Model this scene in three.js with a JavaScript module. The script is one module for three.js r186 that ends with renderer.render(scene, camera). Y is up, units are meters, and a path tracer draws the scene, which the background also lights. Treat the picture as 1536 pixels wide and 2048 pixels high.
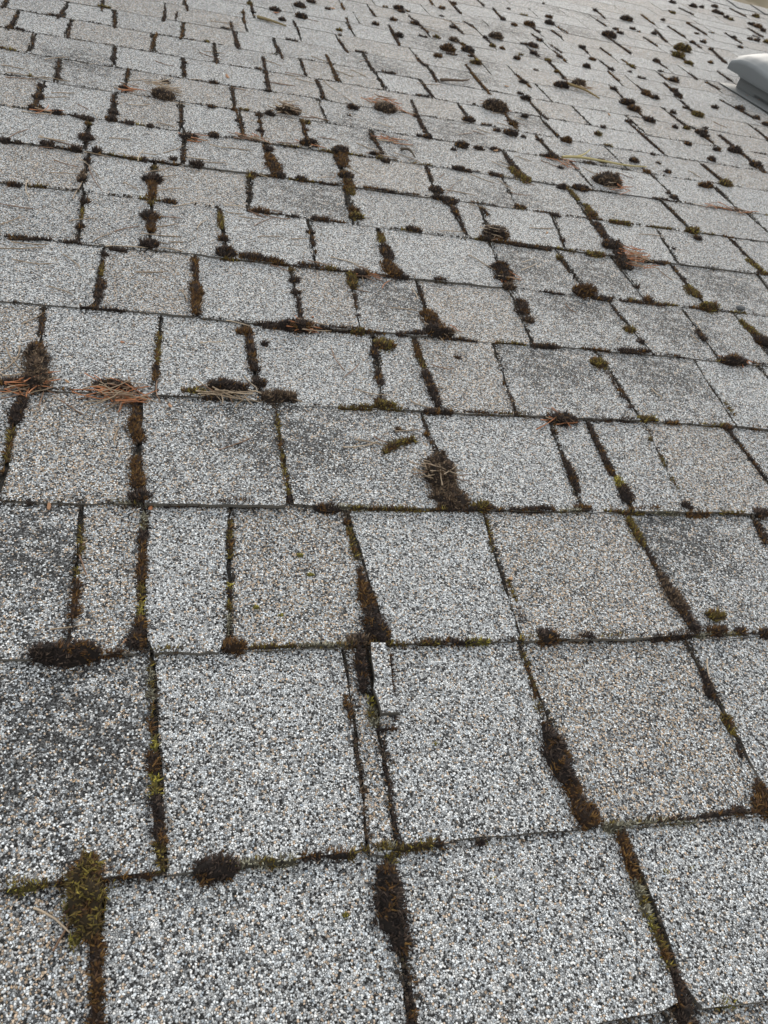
import * as THREE from 'three';
import { mergeGeometries } from 'three/addons/utils/BufferGeometryUtils.js';
import { ImprovedNoise } from 'three/addons/math/ImprovedNoise.js';

// ---------------------------------------------------------------- camera, sky, sun, exposure
const scene = new THREE.Scene();
const PITCH = THREE.MathUtils.degToRad(22);                    // roof slope
const ROOF_Q = new THREE.Quaternion().setFromAxisAngle(new THREE.Vector3(1, 0, 0), PITCH);
const ROOF_O = new THREE.Vector3(0, 3.0, 0);                   // roof point below the camera
// roof frame: u across, h off the surface, v up the slope
const toWorld = (u, h, v) => new THREE.Vector3(u, h, -v).applyQuaternion(ROOF_Q).add(ROOF_O);

const camera = new THREE.PerspectiveCamera(64.78, 768 / 1024, 0.02, 400);
{
  const a = new THREE.Vector3(-0.770150, -0.263488, 0.124439), th = a.length();
  camera.quaternion.setFromAxisAngle(a.normalize(), th).premultiply(ROOF_Q);
  camera.position.copy(toWorld(0, 0.48, 0));
  camera.focus = 0.72; camera.userData.fStop = 26;
}
{
  const W = 128, Hh = 64, d = new Float32Array(W * Hh * 4), n = new ImprovedNoise();
  for (let j = 0; j < Hh; j++) for (let i = 0; i < W; i++) {
    const el = ((j + 0.5) / Hh - 0.5) * Math.PI, az = (i / W) * Math.PI * 2;
    const x = Math.cos(el) * Math.cos(az), y = Math.sin(el), z = Math.cos(el) * Math.sin(az);
    const c = 1 + 0.10 * n.noise(x * 2 + 5, y * 2.6, z * 2) + 0.05 * n.noise(x * 6, y * 7 + 3, z * 6);
    const L = (y > 0 ? 0.80 + 0.50 * y : 0.42) * c, k = (j * W + i) * 4;
    d[k] = L * 0.982; d[k + 1] = L * 1.0; d[k + 2] = L * 1.012; d[k + 3] = 1;
  }
  const sky = new THREE.DataTexture(d, W, Hh, THREE.RGBAFormat, THREE.FloatType);
  sky.mapping = THREE.EquirectangularReflectionMapping; sky.magFilter = sky.minFilter = THREE.LinearFilter; sky.needsUpdate = true;
  scene.background = sky; scene.environment = sky;
}
const sun = new THREE.DirectionalLight(0xfff6ea, 1.5);
sun.position.set(7.5, 14, -14); sun.target.position.set(0.6, 3, -2);
sun.castShadow = true; sun.shadow.radius = 36; sun.shadow.mapSize.set(2048, 2048);
Object.assign(sun.shadow.camera, { left: -6, right: 6, top: 6, bottom: -6, near: 1, far: 40 });
scene.add(sun, sun.target);
const renderer = new THREE.WebGLRenderer({ antialias: true });
renderer.setSize(768, 1024);
renderer.toneMapping = THREE.LinearToneMapping;
renderer.toneMappingExposure = 1.08;
renderer.shadowMap.enabled = true;

// ---------------------------------------------------------------- helpers
function rng(seed) { let s = seed >>> 0; return () => { s = (s + 0x6D2B79F5) | 0; let t = Math.imul(s ^ (s >>> 15), 1 | s); t = (t + Math.imul(t ^ (t >>> 7), 61 | t)) ^ t; return ((t ^ (t >>> 14)) >>> 0) / 4294967296; }; }
const noise = new ImprovedNoise();
const N3 = (x, y, z = 0) => noise.noise(x, y, z);
const fbm = (x, y, z, o = 4) => { let s = 0, a = 0.5; for (let i = 0; i < o; i++) { s += a * N3(x, y, z + i * 7.3); x *= 2.03; y *= 2.03; a *= 0.5; } return s; };
const used = {};
const numbered = (n) => { const c = used[n] = (used[n] ?? -1) + 1; return c ? `${n}_${String(c).padStart(3, '0')}` : n; };
function top(o, name, label, category, group) {
  o.name = numbered(name); o.userData.label = label; o.userData.category = category; if (group) o.userData.group = group;
  scene.add(o); return o;
}
function part(mesh, name, parent) { mesh.name = name; mesh.castShadow = mesh.receiveShadow = true; parent.add(mesh); return mesh; }
const lin = (r, g, b) => new THREE.Color().setRGB(r, g, b);
const toS = (c) => Math.round(255 * (c <= 0.0031308 ? c * 12.92 : 1.055 * Math.pow(Math.min(1, c), 1 / 2.4) - 0.055));

const COURSE_V = [-0.1973,-0.0573,0.0827,0.1927,0.3459,0.4949,0.6415,0.7851,0.925,1.0651,1.1941,1.3225,1.4526,1.5727,1.6918,1.8108,1.9298,2.0489,2.1679,2.287,2.406,2.525,2.6441,2.7631,2.8822,3.0012,3.1202,3.2393,3.3583,3.4774,3.5964,3.7154,3.8345];
// shingles: course, left edge at butt, left edge at top, right edge at butt, right edge at top (mm), tone, low layer, own mesh
const SHINGLES = [[-3,-494,-494,-349,-351,0,0,0],
[-3,-348,-350,-179,-180,0,1,0],
[-3,-176,-177,11,12,1,0,0],
[-3,12,13,208,207,1,0,0],
[-3,210,209,373,371,0,0,0],
[-3,374,373,580,581,2,0,0],
[-3,583,584,729,726,1,1,0],
[-3,732,729,898,898,1,0,0],
[-2,-46,-46,143,150,1,0,1],
[-2,145,152,285,285,0,0,1],
[-2,287,287,514,517,2,0,1],
[-2,517,520,659,659,0,1,0],
[-1,-422,-422,-219,-221,2,0,0],
[-1,-216,-218,-23,-26,2,0,1],
[-1,-18,-21,137,143,0,1,1],
[-1,139,146,299,302,0,0,1],
[-1,305,308,498,497,0,0,1],
[-1,499,498,719,719,1,1,1],
[0,-416,-416,-258,-259,2,0,0],
[0,-256,-258,10,1,3,0,1,-49,298],
[0,13,5,131,140,0,0,1],
[0,133,142,149,157,2,0,1],
[0,151,160,283,281,0,0,1],
[0,285,284,431,436,2,1,1],
[0,433,439,617,616,1,0,1],
[0,619,618,819,819,1,0,0],
[1,-392,-392,-254,-255,1,0,0],
[1,-252,-253,-52,-52,3,0,1,-85,450],
[1,-50,-50,-5,-5,2,0,1],
[1,-1,-1,55,65,0,0,1],
[1,58,68,175,164,2,1,1],
[1,177,167,285,296,0,0,1],
[1,286,298,445,445,2,0,1],
[1,449,449,585,594,3,1,1,480,473],
[1,588,597,755,754,2,1,1],
[1,757,756,919,919,0,1,0],
[2,-479,-479,-261,-264,1,0,0],
[2,-260,-263,-115,-114,0,1,1],
[2,-111,-110,-10,-14,2,0,1],
[2,-5,-9,117,117,3,0,1,123,598],
[2,119,119,275,269,3,0,1,123,598],
[2,277,271,398,416,0,0,1],
[2,400,418,452,461,0,1,1],
[2,455,465,518,536,1,0,1],
[2,519,538,642,644,2,0,1],
[2,645,647,812,812,1,0,1],
[2,814,814,1019,1019,1,0,0],
[3,-483,-483,-331,-330,0,0,0],
[3,-330,-329,-103,-108,2,0,1],
[3,-99,-105,2,9,0,0,1],
[3,4,11,101,96,0,1,1],
[3,106,101,228,244,0,1,1],
[3,231,247,289,292,1,0,1],
[3,293,296,377,394,2,0,1],
[3,379,396,531,533,3,0,1,449,752],
[3,534,536,660,678,3,0,1,605,753],
[3,662,679,776,778,0,0,1],
[3,778,780,955,956,1,0,1],
[3,958,959,1119,1119,0,0,0],
[4,-521,-521,-397,-397,1,1,0],
[4,-394,-394,-195,-192,1,0,0],
[4,-192,-189,-58,-56,0,0,1],
[4,-55,-53,46,46,2,0,1],
[4,50,50,160,163,0,1,1],
[4,163,166,228,240,2,0,1],
[4,230,243,319,328,3,0,1,291,880],
[4,322,331,447,461,2,1,1],
[4,449,463,614,607,3,0,1,548,912],
[4,617,611,718,732,3,0,1,693,870],
[4,719,733,811,821,3,0,1,693,870],
[4,815,825,972,973,3,0,1,787,833],
[4,974,974,1199,1199,1,0,0],
[5,-536,-536,-408,-407,1,0,0],
[5,-406,-406,-228,-231,2,0,0],
[5,-227,-229,-84,-87,1,1,1],
[5,-81,-83,-6,-5,1,0,1],
[5,-2,0,86,82,1,0,1],
[5,90,86,195,204,0,0,1],
[5,198,208,291,302,0,0,1],
[5,296,307,456,475,0,0,1],
[5,459,478,582,582,3,1,1,505,1007],
[5,585,586,673,677,3,1,1,624,1002],
[5,677,681,779,783,1,1,1],
[5,783,787,926,951,3,1,1,854,1024],
[5,929,954,1132,1132,1,0,1],
[5,1134,1133,1299,1299,2,0,0],
[6,-494,-494,-283,-283,0,0,0],
[6,-280,-280,-90,-87,2,1,1],
[6,-86,-84,-4,-2,0,1,1],
[6,1,2,122,134,2,1,1],
[6,125,137,269,274,3,1,1,231,1135],
[6,275,280,440,441,1,1,1],
[6,444,445,478,494,1,0,1],
[6,482,498,596,624,0,0,1],
[6,599,627,689,690,1,0,1],
[6,695,696,798,820,0,0,1],
[6,801,822,962,965,1,0,1],
[6,966,969,1157,1155,1,0,1],
[6,1160,1158,1379,1379,2,1,0],
[7,-520,-520,-406,-409,1,0,0],
[7,-404,-407,-282,-281,2,0,0],
[7,-281,-280,-96,-95,0,0,1],
[7,-91,-90,37,43,0,0,1],
[7,41,47,171,163,1,0,1],
[7,178,170,281,277,1,1,1],
[7,288,284,423,436,2,0,1],
[7,426,439,561,575,3,0,1,558,1218],
[7,563,577,692,697,3,1,1,558,1218],
[7,697,703,893,889,1,1,1],
[7,898,894,1076,1080,1,0,1],
[7,1080,1085,1303,1303,0,0,1],
[7,1305,1305,1459,1459,1,0,0],
[8,-565,-565,-382,-380,0,0,0],
[8,-380,-378,-174,-170,2,0,1],
[8,-170,-166,-63,-63,0,1,1],
[8,-58,-59,38,39,2,1,1],
[8,43,43,133,134,0,1,1],
[8,138,138,238,238,2,0,1],
[8,242,242,361,363,3,0,1,378,1427],
[8,366,367,617,614,3,0,1,378,1427],
[8,622,619,755,756,1,0,1],
[8,757,758,933,932,0,0,1],
[8,936,935,1064,1065,0,0,1],
[8,1069,1069,1249,1250,0,0,1],
[8,1252,1253,1539,1539,2,0,0],
[9,-563,-563,-379,-377,0,0,0],
[9,-377,-375,-154,-157,3,0,1,-131,1577],
[9,-149,-152,-52,-46,3,0,1,-131,1577],
[9,-47,-42,126,130,2,0,1],
[9,131,134,287,286,2,0,1],
[9,288,288,475,475,3,1,1,328,1454],
[9,479,479,724,725,3,0,1,537,1519],
[9,729,729,885,882,3,0,1,863,1470],
[9,886,884,1108,1107,3,1,1,863,1470],
[9,1113,1111,1311,1313,2,0,1],
[9,1313,1315,1438,1437,0,1,0],
[9,1440,1438,1619,1619,0,1,0],
[10,-628,-628,-522,-521,2,0,0],
[10,-519,-518,-384,-387,0,0,0],
[10,-383,-385,-206,-207,2,0,1],
[10,-201,-203,-71,-75,3,0,1,-131,1577],
[10,-66,-70,46,46,0,0,1],
[10,50,50,196,198,0,0,1],
[10,200,202,297,298,2,0,1],
[10,301,302,590,590,2,0,1],
[10,595,595,687,691,0,0,1],
[10,691,695,778,776,3,1,1,746,1661],
[10,783,780,1027,1025,0,0,1],
[10,1031,1030,1272,1273,1,0,1],
[10,1276,1278,1444,1445,2,1,1],
[10,1447,1448,1699,1699,2,0,0],
[11,-644,-644,-424,-426,0,0,0],
[11,-422,-424,-247,-246,2,1,1],
[11,-242,-242,-157,-155,0,0,1],
[11,-153,-150,-5,-9,2,0,1],
[11,0,-4,107,109,1,0,1],
[11,112,113,279,279,1,0,1],
[11,284,283,344,342,2,0,1],
[11,349,347,437,437,2,0,1],
[11,441,441,540,538,0,1,1],
[11,545,542,783,787,1,0,1],
[11,787,791,899,899,2,0,1],
[11,902,902,1040,1037,0,0,1],
[11,1042,1039,1219,1216,2,0,1],
[11,1224,1220,1433,1430,2,1,1],
[11,1435,1432,1602,1603,0,1,1],
[11,1603,1604,1779,1779,1,0,0],
[12,-624,-624,-415,-412,2,0,0],
[12,-412,-409,-274,-273,0,1,1],
[12,-269,-269,-172,-171,1,0,1],
[12,-168,-167,-78,-83,0,1,1],
[12,-73,-78,48,51,1,0,1],
[12,52,56,153,157,2,1,1],
[12,157,162,237,236,0,0,1],
[12,241,241,433,434,3,0,1,463,1865],
[12,438,439,579,580,3,0,1,463,1865],
[12,584,584,688,687,3,0,1,683,1912],
[12,692,692,852,850,3,0,1,683,1912],
[12,853,852,1089,1090,1,0,1],
[12,1094,1094,1193,1192,2,0,1],
[12,1198,1196,1441,1443,2,0,1],
[12,1445,1448,1668,1667,2,1,1],
[12,1670,1669,1839,1839,0,1,0],
[13,-491,-491,-334,-332,1,0,0],
[13,-332,-331,-107,-108,2,0,1],
[13,-102,-104,16,16,2,0,1],
[13,20,20,184,181,2,0,1],
[13,189,185,298,302,0,0,1],
[13,303,307,393,389,0,1,1],
[13,397,393,568,567,2,0,1],
[13,572,571,742,744,3,0,1,727,2042],
[13,747,749,817,818,3,1,1,727,2042],
[13,821,822,1093,1095,2,0,1],
[13,1098,1100,1292,1293,1,0,1],
[13,1296,1297,1497,1497,1,0,1],
[13,1501,1502,1733,1734,2,0,1],
[13,1734,1736,1919,1919,2,1,0],
[14,-330,-330,-135,-137,0,0,0],
[14,-134,-136,55,56,2,0,1],
[14,60,61,208,207,0,0,1],
[14,213,212,438,433,0,1,1],
[14,443,437,543,547,0,0,1],
[14,547,552,737,734,3,0,1,650,2115],
[14,740,737,966,968,3,1,1,727,2042],
[14,971,972,1143,1146,0,0,1],
[14,1147,1151,1195,1195,2,0,1],
[14,1199,1200,1311,1314,1,0,1],
[14,1316,1318,1495,1493,0,1,1],
[14,1496,1494,1643,1643,1,0,1],
[14,1646,1646,1840,1839,1,0,1],
[14,1842,1841,1999,1999,2,0,0],
[15,-207,-207,-4,-5,0,0,0],
[15,-3,-4,135,137,0,0,0],
[15,137,139,313,312,1,0,1],
[15,314,313,470,472,0,0,1],
[15,473,475,650,654,3,0,1,670,2253],
[15,654,658,830,829,3,0,1,670,2253],
[15,835,834,944,946,3,1,1,962,2203],
[15,949,951,1030,1026,3,0,1,962,2203],
[15,1035,1030,1165,1165,0,0,1],
[15,1170,1170,1345,1347,1,0,1],
[15,1349,1352,1512,1515,2,1,1],
[15,1517,1520,1734,1736,2,1,1],
[15,1737,1739,1906,1906,0,0,0],
[15,1908,1907,2079,2079,1,0,0],
[16,-63,-63,115,115,1,1,0],
[16,118,118,281,282,0,0,0],
[16,283,284,448,453,2,1,1],
[16,453,457,528,529,1,1,1],
[16,533,533,760,763,2,0,1],
[16,764,768,826,824,2,0,1],
[16,830,829,1022,1024,3,0,1,930,2416],
[16,1027,1028,1149,1150,1,0,1],
[16,1154,1155,1235,1239,2,1,1],
[16,1239,1243,1412,1411,0,0,1],
[16,1416,1416,1481,1481,1,0,1],
[16,1485,1486,1627,1626,0,0,1],
[16,1632,1631,1800,1802,1,0,1],
[16,1803,1805,2017,2019,2,0,1],
[16,2020,2022,2159,2159,2,1,0],
[17,107,107,261,258,0,0,0],
[17,262,259,397,400,2,0,0],
[17,400,403,553,556,2,0,1],
[17,556,559,709,707,0,0,1],
[17,712,710,881,880,3,0,1,896,2452],
[17,884,883,1048,1047,3,1,1,930,2416],
[17,1052,1052,1112,1117,1,1,1],
[17,1116,1121,1329,1330,2,1,1],
[17,1334,1335,1542,1543,2,1,1],
[17,1547,1548,1728,1727,0,0,1],
[17,1729,1728,1927,1929,0,0,1],
[17,1930,1932,2100,2099,0,1,0],
[17,2101,2101,2239,2239,2,0,0],
[18,287,287,424,424,1,0,0],
[18,425,426,563,560,0,0,0],
[18,564,561,751,751,2,0,1],
[18,755,756,817,823,2,0,1],
[18,822,827,960,962,0,1,1],
[18,965,967,1149,1152,0,0,1],
[18,1154,1157,1311,1311,3,0,1,1213,2582],
[18,1314,1314,1507,1506,1,0,1],
[18,1511,1510,1741,1744,0,1,1],
[18,1745,1748,1898,1896,0,0,1],
[18,1901,1899,2059,2061,1,0,1],
[18,2061,2063,2299,2299,0,0,0],
[19,422,422,558,559,0,0,0],
[19,561,562,731,733,1,1,0],
[19,733,734,936,938,2,0,1],
[19,941,942,1118,1120,1,0,1],
[19,1121,1123,1287,1289,0,0,1],
[19,1288,1291,1429,1431,1,0,1],
[19,1430,1432,1591,1589,2,0,1],
[19,1595,1593,1724,1725,1,0,1],
[19,1729,1729,1865,1864,2,1,1],
[19,1867,1866,2070,2073,0,0,1],
[19,2071,2074,2205,2207,0,0,0],
[19,2207,2209,2379,2379,2,0,0],
[20,580,580,761,758,1,0,0],
[20,762,759,901,900,2,0,0],
[20,902,901,1063,1060,1,0,1],
[20,1065,1062,1262,1260,3,0,1,1263,2848],
[20,1265,1263,1383,1379,3,1,1,1382,2869],
[20,1387,1384,1518,1516,3,0,1,1382,2869],
[20,1519,1517,1722,1725,0,0,1],
[20,1726,1730,1912,1912,0,0,1],
[20,1913,1913,2098,2098,0,1,1],
[20,2100,2099,2242,2241,1,0,1],
[20,2243,2242,2459,2459,2,1,0],
[21,754,754,883,881,0,0,0],
[21,886,884,1064,1064,0,0,0],
[21,1067,1067,1269,1270,0,0,1],
[21,1270,1271,1444,1443,0,0,1],
[21,1448,1447,1659,1660,1,0,1],
[21,1663,1664,1876,1875,0,0,1],
[21,1881,1879,2021,2021,0,0,1],
[21,2026,2025,2170,2169,2,0,1],
[21,2173,2172,2347,2349,0,0,1],
[21,2348,2351,2539,2539,2,0,0],
[22,898,898,1036,1034,2,0,0],
[22,1037,1035,1175,1176,0,0,0],
[22,1176,1177,1391,1393,2,1,1],
[22,1392,1395,1579,1581,2,0,1],
[22,1581,1583,1793,1793,2,0,1],
[22,1794,1795,1955,1953,1,1,1],
[22,1957,1954,2158,2155,0,0,1],
[22,2159,2156,2336,2333,2,0,1],
[22,2337,2334,2619,2619,0,1,0],
[23,1065,1065,1269,1268,1,1,0],
[23,1272,1271,1403,1400,0,0,0],
[23,1404,1401,1589,1587,0,0,1],
[23,1591,1589,1766,1763,1,1,1],
[23,1767,1764,1944,1944,2,0,1],
[23,1947,1947,2238,2239,0,0,1],
[23,2243,2243,2409,2408,1,0,1],
[23,2411,2410,2699,2699,2,1,0],
[24,1249,1249,1441,1442,1,1,0],
[24,1443,1444,1671,1669,2,0,1],
[24,1672,1671,1839,1840,2,0,1],
[24,1842,1843,1992,1991,1,0,1],
[24,1997,1995,2142,2143,1,0,1],
[24,2145,2146,2305,2303,2,0,1],
[24,2308,2306,2442,2442,2,0,1],
[24,2444,2444,2572,2571,2,0,0],
[24,2574,2573,2759,2759,0,0,0],
[25,1372,1372,1513,1515,2,0,0],
[25,1516,1518,1659,1657,1,0,0],
[25,1660,1658,1844,1845,2,1,1],
[25,1846,1847,2044,2046,0,1,1],
[25,2047,2049,2174,2171,2,0,1],
[25,2177,2174,2329,2327,2,1,1],
[25,2331,2328,2460,2462,1,1,1],
[25,2462,2464,2666,2667,1,1,1],
[25,2668,2668,2839,2839,2,0,0],
[26,1588,1588,1762,1760,2,1,0],
[26,1765,1763,1948,1949,0,0,0],
[26,1949,1951,2126,2127,0,0,1],
[26,2128,2129,2381,2383,0,0,1],
[26,2386,2388,2527,2529,2,1,1],
[26,2529,2531,2719,2718,0,0,1],
[26,2721,2719,2919,2919,1,0,0],
[27,1723,1723,1846,1846,2,0,0],
[27,1849,1849,2013,2013,2,0,0],
[27,2015,2014,2147,2147,2,0,1],
[27,2150,2150,2318,2321,0,0,1],
[27,2320,2323,2524,2521,0,0,1],
[27,2525,2523,2687,2687,2,0,1],
[27,2689,2689,2847,2848,0,1,0],
[27,2849,2850,2999,2999,1,0,0],
[28,1856,1856,1994,1992,1,0,0],
[28,1997,1995,2156,2158,1,0,0],
[28,2158,2159,2299,2302,1,0,1],
[28,2301,2304,2430,2429,2,0,1],
[28,2431,2430,2560,2562,1,0,1],
[28,2561,2563,2716,2715,0,0,1],
[28,2718,2717,2890,2892,0,0,0],
[28,2891,2893,3079,3079,1,1,0]];
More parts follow.
